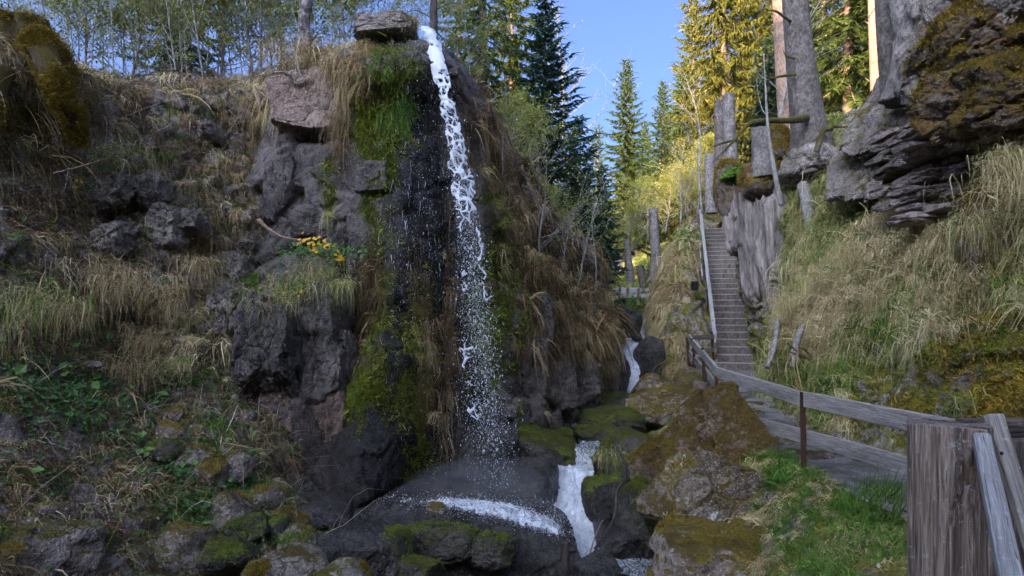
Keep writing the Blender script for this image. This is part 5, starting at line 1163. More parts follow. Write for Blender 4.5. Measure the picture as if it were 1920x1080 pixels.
# individual tussocks that stand out on the rocks
TG = "hanging grass tussocks"
def tussock_thing(px, py, Y, L, nb, label, mats, seed, up=0.3, spread=0.75, droop=1.1, r0=0.07):
    L = L * .82; c = W(px, py, Y); rg = np.random.default_rng(seed); e = thing("grass_tussock", label, "grass tussock", c)
    for k, (mn, nm, fr, tone) in enumerate(mats):
        N_ = int(nb * fr); r = np.zeros((N_, 3)) + rg.normal(0, r0, (N_, 3)) * np.array([1.3, .6, .5]); d = rg.normal(0, spread, (N_, 3)) + np.array([0, -0.55, up])
        blade_obj(nm, r, d, L * rg.uniform(.5, 1.15, N_), 0.006 * rg.uniform(.6, 1.3, N_), droop * rg.uniform(.5, 1.3, N_), mn, np.clip(rg.normal(tone, .2, N_), 0, 1), 5, e, kind="stuff", rg=rg, curl=0.04)
    return e
SB = [('straw', 'dry_blades', 1.0, .5), ('brown_grass', 'brown_blades', .5, .5)]; SG = [('straw', 'dry_blades', .7, .55), ('green_grass', 'green_blades', .6, .6)]
tussock_thing(600, 495, 9.2, .40, 420, "shaggy tussock below the yellow flowers on the cliff ledge", SG, 1, r0=0.16)
tussock_thing(570, 530, 9.0, .42, 380, "wide straw tussock hanging over the ledge under the flowers", SG, 2, r0=0.18)
tussock_thing(500, 560, 8.7, .42, 360, "dry tussock draping the top of the rock buttress", SG, 3, r0=0.16)
tussock_thing(640, 530, 9.0, .34, 220, "narrow tussock hanging into the dark gully", SG, 4)
tussock_thing(445, 398, 9.6, .24, 160, "small pale tuft alone on dark rock left of the cliff", SB, 5, r0=.03)
tussock_thing(325, 560, 8.7, .36, 240, "rounded straw tuft hanging over the dark hollow", SB, 6, r0=.05)
tussock_thing(380, 490, 9.2, .40, 240, "long pale tuft in the middle of the left rocks", SB, 7, r0=.07)
tussock_thing(215, 515, 8.3, .50, 420, "wide sprawling tussock above the dark hollow", SB, 8, r0=.16)
tussock_thing(70, 560, 7.0, .48, 460, "large sprawling tussock at the picture's left edge", SG, 9, r0=.2)
tussock_thing(140, 580, 7.7, .42, 300, "reddish brown tussock hanging left of the dark hollow", [('brown_grass', 'brown_blades', 1, .7), ('straw', 'dry_blades', .4, .4)], 10, r0=.12)
tussock_thing(240, 690, 8.0, .45, 420, "dome shaped tussock with a mossy side in the middle of the slope", SB, 11, r0=.15)
tussock_thing(275, 640, 8.5, .34, 260, "straw cushion behind the dome shaped tussock", SB, 12, r0=.12)
tussock_thing(240, 612, 8.7, .22, 140, "small tuft on the sill of the dark hollow", SB, 13, r0=.04)
tussock_thing(335, 675, 8.3, .30, 180, "drooping tuft right of the dome shaped tussock", SG, 14, r0=.05)
tussock_thing(350, 600, 8.9, .30, 150, "thin upright drooping tuft under the cliff buttress's left flank", SG, 15, r0=.05)
tussock_thing(200, 285, 9.3, .50, 360, "grey green tussock on the upper left slope", [('mixed_grass', 'blades', 1, .6)], 16, r0=.2)
tussock_thing(690, 90, 10.1, .42, 260, "long straw tuft hanging from the top of the moss face", SB, 17, r0=.1)
tussock_thing(545, 95, 10.6, .45, 480, "thatch of dry grass capping the pink slab", SB, 18, r0=.2, up=.5)
tussock_thing(600, 92, 10.7, .40, 380, "dry grass fringe right of the thatched cap", SB, 19, r0=.2, up=.5)
tussock_thing(768, 40, 10.0, .24, 220, "round straw tuft growing on the cap slab", SB, 20, r0=.06, up=.6)
tussock_thing(648, 170, 10.2, .55, 160, "straw strand hanging beside the pink slab", SB, 21, r0=.03, droop=1.6)
tussock_thing(615, 400, 9.95, .32, 90, "thin grey green wisp above the yellow flowers", [('mixed_grass', 'blades', 1, .7)], 22, r0=.03, droop=1.5)
tussock_thing(690, 725, 8.75, .16, 160, "short green fringe on the black mossy pillar", [('green_grass', 'blades', 1, .5)], 23, r0=.08)
tussock_thing(815, 775, 9.4, .24, 50, "small brown tuft low on the wet cliff", SB, 24, r0=.02)
tussock_thing(985, 560, 11.8, .50, 220, "brown tassel of grass on the gorge flank", [('brown_grass', 'blades', 1, .75)], 25, r0=.08, droop=1.5)

# ------------------------------------------------------------------ marsh marigolds
fl = thing("marsh_marigold", "clump of yellow marsh marigolds on the cliff ledge", "flowers", W(600, 470, 9.2)); rg = np.random.default_rng(9)
C = rg.normal(0, 1, (420, 3)) * np.array([.28, .10, .05]); leaf_obj("leaves", C + np.array([0, -.08, -.02]), np.tile([[0, -.5, .9]], (420, 1)), rg.uniform(.03, .06, 420), 'leaf', rg.uniform(.6, 1, 420), rg, fl)
for k in range(42):
    if k < 34: p = np.array([rg.normal(0, .13), rg.uniform(-.25, -.05), rg.normal(.09, .05)])
    else: p = np.array([rg.uniform(.2, .36), -.15, rg.uniform(-.08, .0)])
    p[2] -= max(0, p[0]) * .25; n = unit(np.array([rg.normal(0, .4), -.7, .7])); a = unit(np.cross(n, [0, 0, 1.0])); b = np.cross(n, a); V = [p - n * .006]; F_ = []
    for q in range(5):
        an = q * 2 * np.pi / 5; r = rg.uniform(.024, .034); e1 = a * math.cos(an - .5) + b * math.sin(an - .5); e2 = a * math.cos(an + .5) + b * math.sin(an + .5); e0 = a * math.cos(an) + b * math.sin(an)
        i0 = len(V); V += [p + e1 * r * .7 + n * .003, p + e0 * r + n * .006, p + e2 * r * .7 + n * .003]; F_ += [[0, i0, i0 + 1], [0, i0 + 1, i0 + 2]]
    link("flower", mesh_np("flower", V, [np.array(F_)], M['flower'], smooth=False), fl)
for (x, y, Y, nn_, lb) in ((160, 347, 8.9, 6, "few yellow marigolds high on the left slope"), (552, 548, 8.8, 3, "single yellow marigolds on the rock buttress")):
    e = thing("marsh_marigold", lb, "flowers", W(x, y, Y)); C = rg.normal(0, .06, (40, 3)); leaf_obj("leaves", C, np.tile([[0, -.5, .9]], (40, 1)), .04, 'leaf', rg.uniform(.6, 1, 40), rg, e)
    for k in range(nn_):
        p = np.array([rg.uniform(-.12, .12), -.1, rg.uniform(-.06, .08)]); V = [p] + [p + .02 * np.array([math.cos(q * 1.2566), -.2, math.sin(q * 1.2566)]) for q in range(5)]
        link("flower", mesh_np("flower", V, [np.array([[0, q + 1, (q + 1) % 5 + 1] for q in range(5)])], M['flower'], smooth=False), e)

# ------------------------------------------------------------------ right bank greenery
RR = [(1420,470,60,110,-1.5),(1660,220,110,110,-1.5),(1810,230,150,110,-1.5),(1640,390,50,40,-.8),(1850,650,110,90,-.95),(1760,730,150,60,-.9),(1600,770,130,40,-.7),(1840,460,30,70,-.8)]
gd = lambda x, y, N, P: spots(x, y, RR, 1.0) * (x < 2300) * (P[..., 1] < 28) * (P[..., 1] > 3) * (P[..., 2] > -0.1) * np.where((y < 330) & (x < 1760), .35, 1.0) * ~((P[..., 1] > 14.2) & (x < 1475)) * ~((y < 260) & (x > 1690)) * (1 - .88 * sstep(600, 690, y) * sstep(1530, 1620, x)) * (1 - .7 * sstep(1810, 1850, x) * sstep(430, 480, y))
tussocks("mixed_grass", right, 4700, 46, 0.31, 0.007, 'fan', 'mixed_grass', lambda x, y, N, P: gd(x, y, N, P) * (0.35 + noisy(P, 1.0, 3)), 121, tone=.08, tvar=.2)
tussocks("dry_grass", right, 3400, 46, 0.36, 0.007, 'fan', 'straw', lambda x, y, N, P: gd(x, y, N, P) * (0.15 + noisy(P, 1.2, 7)) * spots(x, y, [(1600,560,190,110,1),(1560,480,80,60,.6),(1900,340,70,90,1),(1740,420,100,80,.8),(1480,600,60,60,.5)], .15), 122, tone=.1)
tussocks("green_grass", right, 1700, 40, 0.30, 0.0065, 'fan', 'green_grass', lambda x, y, N, P: gd(x, y, N, P) * spots(x, y, [(1440,640,60,60,1),(1560,690,120,50,.8),(1480,550,50,70,.6),(1700,560,120,80,.35),(1580,420,60,40,.5),(1620,300,60,40,.5),(1790,350,25,25,1)], .08), 123, tone=.08)
tussocks("moss_cover", right, 12000, 36, 0.05, 0.0065, 'moss', 'moss_rust', lambda x, y, N, P: (x < 2300) * (x > 1300) * (P[..., 1] > 3) * spots(x, y, [(1870,620,90,150,1.3),(2100,500,160,250,.5),(1800,720,110,80,1.2),(1640,770,110,30,.5),(1840,450,30,80,.9),(1700,330,60,60,.6),(1640,330,40,60,.4),(1560,230,30,40,.3)], .03) * (0.1 + noisy(P, 2.2, 13)), 124)
tussocks("moss_cover", right, 10000, 36, 0.05, 0.0065, 'moss', 'moss_fuzz', lambda x, y, N, P: (x < 2300) * (P[..., 1] > 3) * spots(x, y, [(1740,640,130,70,1.1),(1620,720,140,60,1.3),(1480,720,60,40,.6),(1820,500,60,60,.6),(1500,640,60,60,.6)], .03) * (0.05 + noisy(P, 1.9, 23)), 125)
bd = lambda P: (P[..., 0] > 1.2) * (P[..., 1] > 3.2) * (P[..., 0] < xedge(P[..., 1]) - .02)
tussocks("green_grass", bank, 1100, 34, 0.17, 0.0055, 'stand', 'green_grass', lambda x, y, N, P: bd(P) * spots(x, y, [(1470,880,60,40,1.2),(1640,960,70,60,1.4),(1590,1040,90,40,1),(1500,960,60,60,.5),(1300,790,40,30,.6)], .12), 131, tone=.05)
tussocks("mixed_grass", bank, 1700, 36, 0.14, 0.005, 'hang', 'mixed_grass', lambda x, y, N, P: bd(P) * (0.2 + noisy(P, 1.5, 33)), 132, tone=.1)
tussocks("dry_grass", bank, 1800, 36, 0.19, 0.0045, 'hang', 'straw', lambda x, y, N, P: bd(P) * (.1 + noisy(P, 1.9, 43)), 133, tone=-.1)
tussocks("dry_grass", mound, 1500, 46, 0.5, 0.011, 'drape', 'straw', lambda x, y, N, P: (0.25 + noisy(P, 0.9, 3)) * (y < 720) * np.where(x < 1280, 1, .10) * (x < 1298) * (x > 1228), 141, tone=-.02)
tussocks("mixed_grass", mound, 500, 40, 0.45, 0.010, 'drape', 'mixed_grass', lambda x, y, N, P: (0.1 + noisy(P, 1.2, 13)) * (y < 700) * (x < 1296), 143, tone=-.1)
tussocks("green_grass", mound, 350, 40, 0.30, 0.010, 'fan', 'green_grass', lambda x, y, N, P: spots(x, y, [(1285,445,22,16,1),(1260,560,30,50,.5),(1200,570,30,20,1),(1300,545,15,15,.4)], .02), 142)
tussocks("forest_grass", plateau, 2600, 36, 0.35, 0.010, 'stand', 'mixed_grass', lambda x, y, N, P: (P[..., 1] < 22) * 1.0, 151)
vp = PATCH['valley']; P = vp.P; vp.area = np.linalg.norm(np.cross(P[1:, :-1] - P[:-1, :-1], P[:-1, 1:] - P[:-1, :-1]), axis=-1); vp.px, vp.py = proj(P)
if vp.N[..., 2].mean() < 0: vp.N = -vp.N
tussocks("forest_grass", vp, 3000, 36, 0.45, 0.02, 'stand', 'mixed_grass', lambda x, y, N, P: (P[..., 1] > 26) * (P[..., 1] < 60) * (x > 1080) * (x < 1400), 152, tone=-.15)

# moss shoots on the stream and bank stones
def moss_stones(mats, mat, per_m2, hmin, tone, seed, L=.035, thr=-.1):
    rg = np.random.default_rng(seed); Cs, Ns = [], []
    for o_ in bpy.data.objects:
        if o_.type != 'MESH' or o_.name.split('.')[0] not in ('boulder', 'rock_slab', 'rock_block') or not o_.data.materials or o_.data.materials[0] not in [M[k] for k in mats]: continue
        n_ = len(o_.data.vertices); co = np.zeros(n_ * 3, np.float32); o_.data.vertices.foreach_get("co", co); nn = np.zeros(n_ * 3, np.float32); o_.data.vertices.foreach_get("normal", nn)
        co = co.reshape(-1, 3) + np.array(o_.location); nn = nn.reshape(-1, 3); w = ((nn[:, 2] - hmin).clip(0, 1) + .02 * (nn[:, 2] > -.1)) * (fbm(co * 2.2, 4, 9) > thr) * (nn[:, 1] < .6)
        if w.sum() < 1e-3: continue
        d = o_.dimensions; N_ = int(per_m2 * (d[0] * d[1] + d[0] * d[2])); idx = rg.choice(n_, N_, p=w / w.sum()); e_ = rg.normal(0, .02, (N_, 3)); e_ -= (e_ * nn[idx]).sum(-1, keepdims=True) * nn[idx]
        Cs.append(co[idx] + e_ - nn[idx] * .004); Ns.append(nn[idx])
    C, Nn = np.vstack(Cs), np.vstack(Ns); K = len(C)
    rot = np.stack([np.zeros(K), np.arccos(np.clip(Nn[:, 2], -1, 1)), np.arctan2(Nn[:, 1], Nn[:, 0])], -1)
    scatter("moss_cover", C, rot, L * np.exp(rg.normal(0, .3, K)), tone + rg.normal(0, .15, K) + .35 * fbm(C * 1.5, 3, 2), tuft_collection('moss', mat, 36, 0.13, seed))
moss_stones(['boulder_moss'], 'moss_fuzz', 420, .35, -.15, 161, L=.016)
moss_stones(['boulder_dry', 'boulder_grey', 'boulder_brown', 'boulder_lichen'], 'moss_rust', 260, .35, -.1, 162, L=.02, thr=0.02)
moss_stones(['brown_moss'], 'moss_rust', 420, -.2, -.1, 163, L=.045, thr=-.2)

rg = np.random.default_rng(134); C, Nn = sample(bank, 700, lambda x, y, N, P: (P[..., 0] > 1.0) * (P[..., 1] > 3.2) * 1.0, rg); leaf_obj("leaf_litter", C + Nn * 0.012, Nn, 0.04, 'litter', np.clip(rg.normal(0.5, 0.3, len(C)), 0, 1), rg)
tussock_thing(1650, 935, 5.4, .42, 300, "tall fresh green grass tuft beside the gravel path", [('green_grass', 'blades', 1, .55)], 31, up=1.6, spread=.38, droop=.5, r0=.09)
tussock_thing(1465, 862, 8.0, .26, 220, "green grass tuft behind the mossy boulders", [('green_grass', 'blades', 1, .5)], 32, up=1.6, spread=.5, droop=.6, r0=.09)
tussock_thing(1600, 1030, 4.9, .26, 260, "low green and straw tuft near the bottom edge", SG, 33, up=1.0, spread=.6, droop=.8, r0=.09)
for k, (x, y, Y, L_, lb) in enumerate(((1600, 470, 11.4, .95, "long swept straw tussock in the middle of the right bank"), (1530, 520, 12.0, .85, "pale hanging tussock above the leaning grey root"), (1700, 480, 10.0, .9, "broad drooping tussock under the flat blue grey block"), (1650, 560, 9.9, .9, "large straw tussock above the fence's lower rail"), (1900, 300, 7.0, .85, "long pale grass hanging at the right edge under the overhang"), (1850, 420, 7.8, .8, "straw tussock beside the rusty moss pillar"), (1770, 545, 8.8, .85, "drooping tussock over the rusty moss patch"), (1475, 570, 12.8, .7, "green and straw tussock nearest the stairs' right side"))):
    tussock_thing(x, y, Y - .25, L_ * .75, 420, lb, [('straw', 'dry_blades', .8, .6), ('mixed_grass', 'mixed_blades', .5, .6)], 40 + k, up=.55, spread=.42, droop=1.15, r0=.12)
tussock_thing(1240, 770, 12.6, .34, 240, "green grass tuft on the brown rock shelf", [('green_grass', 'blades', 1, .4), ('straw', 'dry_blades', .2, .6)], 34, up=1.3, spread=.5, droop=.6, r0=.14)
tussock_thing(1320, 710, 13.4, .26, 200, "green tuft at the foot of the fence corner", [('green_grass', 'blades', 1, .5)], 35, up=1.3, spread=.5, droop=.6, r0=.14)
tussock_thing(1230, 925, 8.2, .5, 260, "grass fringe hanging down the tall dark mossy rock", [('green_grass', 'blades', .8, .35), ('brown_grass', 'brown_blades', .4, .5)], 36, up=.1, spread=.4, droop=1.6, r0=.09)
tussock_thing(1140, 850, 9.8, .3, 180, "dry and green fringe on the dark mossy cascade rock", SG, 37, up=.3, spread=.5, droop=1.3, r0=.1)
tussock_thing(548, 1012, 6.2, .14, 200, "short bright green tuft at the bottom between grey stones", [('green_grass', 'blades', 1, .7)], 38, up=1.3, spread=.5, droop=.5, r0=.07)

# ------------------------------------------------------------------ trees
ORD = "first second third fourth fifth sixth seventh eighth ninth tenth eleventh twelfth thirteenth fourteenth fifteenth sixteenth seventeenth eighteenth nineteenth twentieth".split()
def nth(k): return ORD[k] if k < 20 else ("twenty-" + ORD[k - 20] if k < 29 else ("thirtieth" if k == 29 else "thirty-" + ORD[k - 30]))
def spruce_meshes(name, h, r, zb, nbr, seed, tpm, tl, tw, needle, bark, rt, droop=0.35, prof=0.85, thin=1.0):
    """trunk, branch and crown meshes of a conifer standing at the origin"""
    rg = np.random.default_rng(seed)
    mt = MB(); n = 24; z = np.linspace(-0.6, h, n); P = np.stack([0.05 * rt * fbm(np.stack([z, z * 0, z * 0], -1), 2, seed), 0 * z, z], -1)
    mt.tube(P, rt * (1 - z / h * 0.97).clip(0.03, 1) * (1 + 0.25 * np.exp(-np.maximum(z, 0) * 1.5)), 10)
    mb = MB(); R_, D_, L_ = [], [], []
    for k in range(nbr):
        f = (k + rg.uniform(0, 1)) / nbr; zz = zb + (h * 0.985 - zb) * f ** 0.95
        g = 1 - (zz - zb) / (h - zb); Lb = r * (g ** prof * 0.95 + 0.03) * rg.uniform(0.65, 1.12)
        az = k * 2.39996 + rg.uniform(-.35, .35); up = np.interp(g, [0, .3, 1], [0.75, 0.15, -0.25]) + rg.uniform(-.12, .12)
        s = np.linspace(0, 1, 7); hor = np.array([math.cos(az), math.sin(az), 0]); pz = Lb * (up * s - droop * np.sin(s * 1.6) * g + 0.16 * s ** 3)
        pts = hor * (s * Lb)[:, None] + np.array([0, 0, 1.0]) * pz[:, None] + np.array([0, 0, zz])
        mb.tube(pts, np.linspace(max(rt * 0.16 * (0.3 + g), 0.008), 0.004, 7), 3, cap=False)
        nt = max(6, int(Lb * tpm)); a = rg.uniform(0.06, 1, nt) ** 0.8; c = np.stack([np.interp(a, s, pts[:, q]) for q in range(3)], -1)
        sd = np.array([-hor[1], hor[0], 0]); sg = np.where(rg.uniform(size=nt) < .5, -1, 1)[:, None]
        d = sd * sg * rg.uniform(.5, 1, (nt, 1)) + hor * rg.uniform(.25, .8, (nt, 1)) + np.array([0, 0, -1]) * rg.uniform(-.15, .75 * droop + .35, (nt, 1)) * thin
        R_.append(c); D_.append(d); L_.append(tl * (1.15 - 0.75 * a) * rg.uniform(.6, 1.2, nt) * (0.45 + 0.55 * g))
        R_.append(pts[-1:]); D_.append(hor[None] + [[0, 0, .15]]); L_.append(np.array([tl * .7]))
    R_, D_, L_ = np.vstack(R_), np.vstack(D_), np.concatenate(L_)
    V, Fq, k_ = blades_geo(R_, D_, L_, tw * rg.uniform(.7, 1.3, len(R_)), 0.35 * droop + .1, 2, None, rg, 0.03)
    V2, Fq2, _ = blades_geo(R_ + 0.0, D_ + rg.normal(0, .35, D_.shape), L_ * .8, tw * rg.uniform(.7, 1.3, len(R_)), 0.35 * droop + .2, 2, None, rg, 0.03)
    rn = np.clip(rg.normal(.5, .2, len(R_)), 0, 1)
    crown = mesh_np("crown", np.vstack([V, V2]), [np.vstack([Fq, Fq2 + len(V)])], M[needle], {"rnd": np.repeat(np.concatenate([rn, np.clip(rn + rg.normal(0, .1, len(rn)), 0, 1)]), k_)})
    return mt.mesh("trunk", M[bark]), mb.mesh("branches", M[bark]), crown

def conifer(px, py, Y, meshes, label, group=None, s=1.0, rz=0.0, name="spruce_tree", lean=(0, 0)):
    e = thing(name, label, "tree", W(px, py, Y), group, rz); e.scale = (s, s, s); e.rotation_euler = (lean[0], lean[1], rz)
    link("trunk", meshes[0], e); link("branches", meshes[1], e, kind="stuff"); link("crown", meshes[2], e)
    return e
def topz(py, Y, pyb): return (pyb - py) / FPX * Y
m = spruce_meshes("s", topz(-8, 20, 640), 2.3, 1.0, 260, 1, 58, 0.48, 0.045, 'spruce_dark', 'bark_dark', 0.16, 0.10, 0.8); conifer(1022, 640, 20, m, "dark blue green spruce with spreading branches right of the waterfall")
m = spruce_meshes("s", 11.5, 2.3, 1.2, 150, 2, 40, 0.5, 0.035, 'spruce', 'bark_dark', 0.2, 0.55, 0.6); conifer(905, 380, 21, m, "drooping dark green spruce just behind the waterfall top", rz=1.0)
m3 = spruce_meshes("s", 13.5, 3.0, 0.8, 190, 3, 46, 0.7, 0.055, 'spruce', 'bark_dark', 0.22, 0.45, 0.8)
conifer(1175, 465, 42, m3, "tall spruce touched by evening light in the centre of the sky gap", s=topz(108, 42, 465) / 13.5)
conifer(1243, 440, 52, m3, "slim shaded spruce right of the central tall spruce", s=topz(150, 52, 440) / 13.5, rz=1.3)
conifer(1280, 430, 47, m3, "narrow spruce half hidden by the golden conifers", s=topz(118, 47, 430) / 13.5, rz=2.1)
m4 = spruce_meshes("s", 19.0, 3.6, 1.2, 210, 4, 44, 0.8, 0.06, 'spruce_gold', 'bark_pink', 0.28, 0.75, 0.55, 1.3)
conifer(1358, 420, 36, m4, "big golden sunlit spruce rising left of the thick trunk")
conifer(1425, 400, 41, m4, "second golden sunlit spruce behind the leaning thick trunk", rz=2.0, s=1.05)
conifer(1300, 400, 62, m4, "golden spruce top furthest back beside the sky gap", rz=4.0, s=1.0)
m5 = spruce_meshes("s", 14.0, 2.8, 2.0, 150, 5, 44, 0.65, 0.05, 'spruce', 'bark_pink', 0.2, 0.5, 0.6)
conifer(1590, 260, 27, m5, "green conifer behind the slanting grey slabs")
conifer(1545, 300, 33, m5, "taller green conifer between the thick trunk and the thin pines", rz=1.7, s=1.1)
conifer(1690, 150, 26, m5, "green conifer behind the grey double trunk at the rock top", rz=2.9)
conifer(1480, 330, 45, m4, "golden conifer directly behind the thick leaning trunk", rz=5.0, s=1.1)
m6 = spruce_meshes("s", 4.6, 1.3, 0.2, 110, 6, 44, 0.4, 0.045, 'spruce_dark', 'bark_dark', 0.07, 0.3, 0.9)
conifer(1440, 345, 22, m6, "young dark spruce behind the sawn mossy snag")
conifer(1088, 560, 18.5, m6, "low dark spruce leaning out over the gorge flank", rz=1.0, s=1.05)
conifer(1075, 500, 17.5, m6, "small dark spruce at the end of the cliff shoulder", rz=2.0, s=.7)
conifer(1130, 500, 30, m6, "small shaded spruce beyond the gorge flank", rz=2.6, s=.95)
m7 = spruce_meshes("s", 11.0, 2.0, 0.5, 140, 7, 38, 0.5, 0.05, 'spruce_dark', 'bark_dark', 0.15, 0.3, 0.7)
conifer(350, 170, 25, m7, "dark spruce hidden in the birch thicket above the left slope"); conifer(318, 170, 28, m7, "second dark spruce deeper in the birch thicket", rz=1.5, s=.9)
conifer(860, 230, 30, m7, "dim spruce far behind the waterfall lip", rz=2.5, s=1.0)
conifer(960, 400, 26, m5, "green spruce filling the gap left of the dark spruce", rz=4.4, s=.8)
for k, (x, y, Y, s_) in enumerate(((1120, 480, 60, .8), (1210, 460, 68, .9), (1265, 440, 75, 1.0), (1335, 420, 58, 1.0), (1400, 400, 60, 1.1), (1520, 330, 60, 1.2), (1460, 350, 70, 1.2), (1620, 260, 50, 1.2), (1080, 480, 66, .7), (1000, 450, 55, .7), (1180, 470, 80, .9), (1720, 180, 45, 1.1))):
    rk = sorted((1120, 1210, 1265, 1335, 1400, 1520, 1460, 1620, 1080, 1000, 1180, 1720)).index(x)
    conifer(x, y, Y, m3 if k % 2 else m5, "spruce standing far back in the wooded valley, %s from the left" % nth(rk), "spruces of the far valley side", s_, k * 1.1)

def decid_meshes(seed, h, rt, nb, nleaf, lsz, leafmat, bark, spread=0.35, start=0.3, up=0.9, bend=0.25, twigs=5):
    rg = np.random.default_rng(seed); mt = MB(); mb = MB(); n = 14; s = np.linspace(0, 1, n)
    bx, by = rg.normal(0, bend, 2); P = np.stack([bx * s ** 2 * h * .3 + .02 * h * np.sin(s * 7 + seed), by * s ** 2 * h * .3, s * h], -1)
    mt.tube(P, rt * (1 - s * .9), 7); T_ = []
    for k in range(nb):
        f = start + (1 - start) * (k + rg.uniform(0, 1)) / nb; o = np.array([np.interp(f, s, P[:, q]) for q in range(3)]); az = rg.uniform(0, 6.28); L = h * spread * (1.1 - f) * rg.uniform(.6, 1.2) + .15
        d = unit(np.array([math.cos(az), math.sin(az), up * rg.uniform(.6, 1.4)])); q = np.linspace(0, 1, 6)[:, None]; wob = rg.normal(0, .06, 3) * L
        B_ = o + d * L * q + np.array([0, 0, .12 * L]) * q ** 2 + wob * np.sin(q * 4); mb.tube(B_, np.linspace(rt * .32 * (1.1 - f) + .003, .003, 6), 4, cap=False)
        for w in range(twigs):
            g = rg.uniform(.2, 1); o2 = B_[0] * (1 - g) + B_[-1] * g; o2 = np.array([np.interp(g, q[:, 0], B_[:, z]) for z in range(3)]); d2 = unit(d + rg.normal(0, .6, 3)); L2 = L * rg.uniform(.25, .5)
            C2_ = o2 + d2 * L2 * np.linspace(0, 1, 4)[:, None] + rg.normal(0, .03, (4, 3)) * L2; mb.tube(C2_, np.linspace(.005, .002, 4), 3, cap=False); T_.append(C2_)
    T_ = np.concatenate(T_); idx = rg.integers(0, len(T_), nleaf); C = T_[idx] + rg.normal(0, .07, (nleaf, 3))
    V, F_ = leaf_geo(C, rg.normal(0, 1, (nleaf, 3)), lsz * rg.uniform(.6, 1.3, nleaf), rg)
    crown = mesh_np("crown", V, [F_], M[leafmat], {"rnd": np.repeat(np.clip(rg.normal(.5, .25, nleaf), 0, 1), 5)}, False)
    return mt.mesh("trunk", M[bark]), mb.mesh("branches", M[bark]), crown
def decid(px, py, Y, meshes, label, group=None, s=1.0, rz=0.0, name="birch_tree", lean=(0, 0)):
    return conifer(px, py, Y, meshes, label, group, s, rz, name, lean)
dm = [decid_meshes(10 + k, 7.0, .020, 26, 3800, .046, 'bud', 'bark_pale', .34, .1, 1.2, .25, 5) for k in range(4)]
rg = np.random.default_rng(8)
for k in range(34):
    x = 70 + k * 14.5 + rg.uniform(-6, 6); Y = rg.uniform(13.5, 23); s_ = rg.uniform(.55, 1.15)
    decid(x, np.interp(x, [0, 130, 300, 540], [150, 155, 178, 165]), Y, dm[k % 4], "slender young birch above the left slope, %s from the left in the thicket" % nth(k), "birch thicket above the left slope", s_, rg.uniform(0, 6), lean=(rg.uniform(-.08, .08), rg.uniform(-.08, .08)))
for k in range(14):
    x = 590 + k * 24 + rg.uniform(-8, 8); Y = rg.uniform(14, 20)
    decid(x, np.interp(x, [560, 820, 960], [130, 140, 320]), Y, dm[(k + 1) % 4], "thin leafing birch behind the waterfall cliff top, %s from the left" % nth(k), "birches behind the waterfall top", rg.uniform(.35, .7), rg.uniform(0, 6))
bushm = decid_meshes(30, 3.0, .04, 40, 3800, .07, 'bud', 'bark_pale', .7, .05, .8, .3, 6)
for k, (x, y, Y, s_, lb) in enumerate(((1250, 440, 34, 1.0, "yellow green bush behind the tall cut trunk"), (1215, 450, 38, 1.1, "pale green bush left of the tall cut trunk"), (1290, 430, 32, .9, "loose leafing bush at the top of the grassy mound"), (1180, 480, 34, .8, "light green bush behind the slanting cut trunk"), (1310, 400, 30, 1.0, "budding bush beside the far grey snags"), (955, 340, 15, .6, "pale leafing shrub right of the waterfall head"), (1040, 480, 15.5, .5, "fine budding shrub on the cliff shoulder"), (1000, 340, 17, .6, "leafing shrub above the reddish earth overhang"), (470, 165, 16, 1.1, "yellow green shrub left of the blotchy bare trunk"), (415, 170, 17, 1.0, "budding shrub before the dark spruces of the thicket"), (250, 175, 18, 1.1, "light green shrub in the middle of the left skyline"), (160, 165, 15, .9, "light green shrub right of the mossy stump"), (650, 120, 15, .8, "leafing shrub on the cliff top left of the cap slab"), (530, 165, 18, 1.2, "tall budding shrub right behind the blotchy bare trunk"))):
    decid(x, y, Y, bushm, lb, None, s_, k * 1.3, "shrub")
sap = decid_meshes(40, 2.6, .022, 12, 160, .045, 'bud', 'bark_pale', .4, .2, 1.0, .5, 2); decid(1003, 545, 12.0, sap, "thin budding sapling in front of the gorge flank", name="sapling", lean=(0, .2)); decid(1080, 590, 12.9, sap, "wispy bare sapling low on the gorge flank", name="sapling", s=.8, rz=2)
for k, (x, y, Y, s_) in enumerate(((1010, 470, 12.1, .5), (1050, 520, 12.6, .55), (1090, 520, 13.6, .6), (1120, 560, 14.5, .6), (985, 520, 11.6, .4), (1070, 600, 12.9, .45), (940, 330, 11.2, .4))): decid(x, y, Y, sap, 'thin bare twigged sapling on the gorge flank, %s from the left' % nth([940, 985, 1010, 1050, 1070, 1090, 1120].index(x)), 'saplings on the gorge flank', s_ * 1.4, k * 1.1, 'sapling', lean=(.15, .1))
bare = decid_meshes(41, 5.0, .05, 26, 60, .04, 'bud', 'bark_pale', .45, .2, 1.0, .3, 6)
decid(1318, 400, 25, bare, "bare grey tree at the top of the stairs", name="bare_tree"); decid(1275, 425, 29, bare, "bare grey shrub above the grassy mound", name="bare_tree", s=.7, rz=2); decid(1060, 330, 36, bare, "bare fine twigged tree right of the dark spruce", name="bare_tree", s=1.7, rz=1); decid(1430, 300, 20, bare, "bare twiggy tree arching before the golden conifers", name="bare_tree", s=1.1, rz=3, lean=(0, -.25))

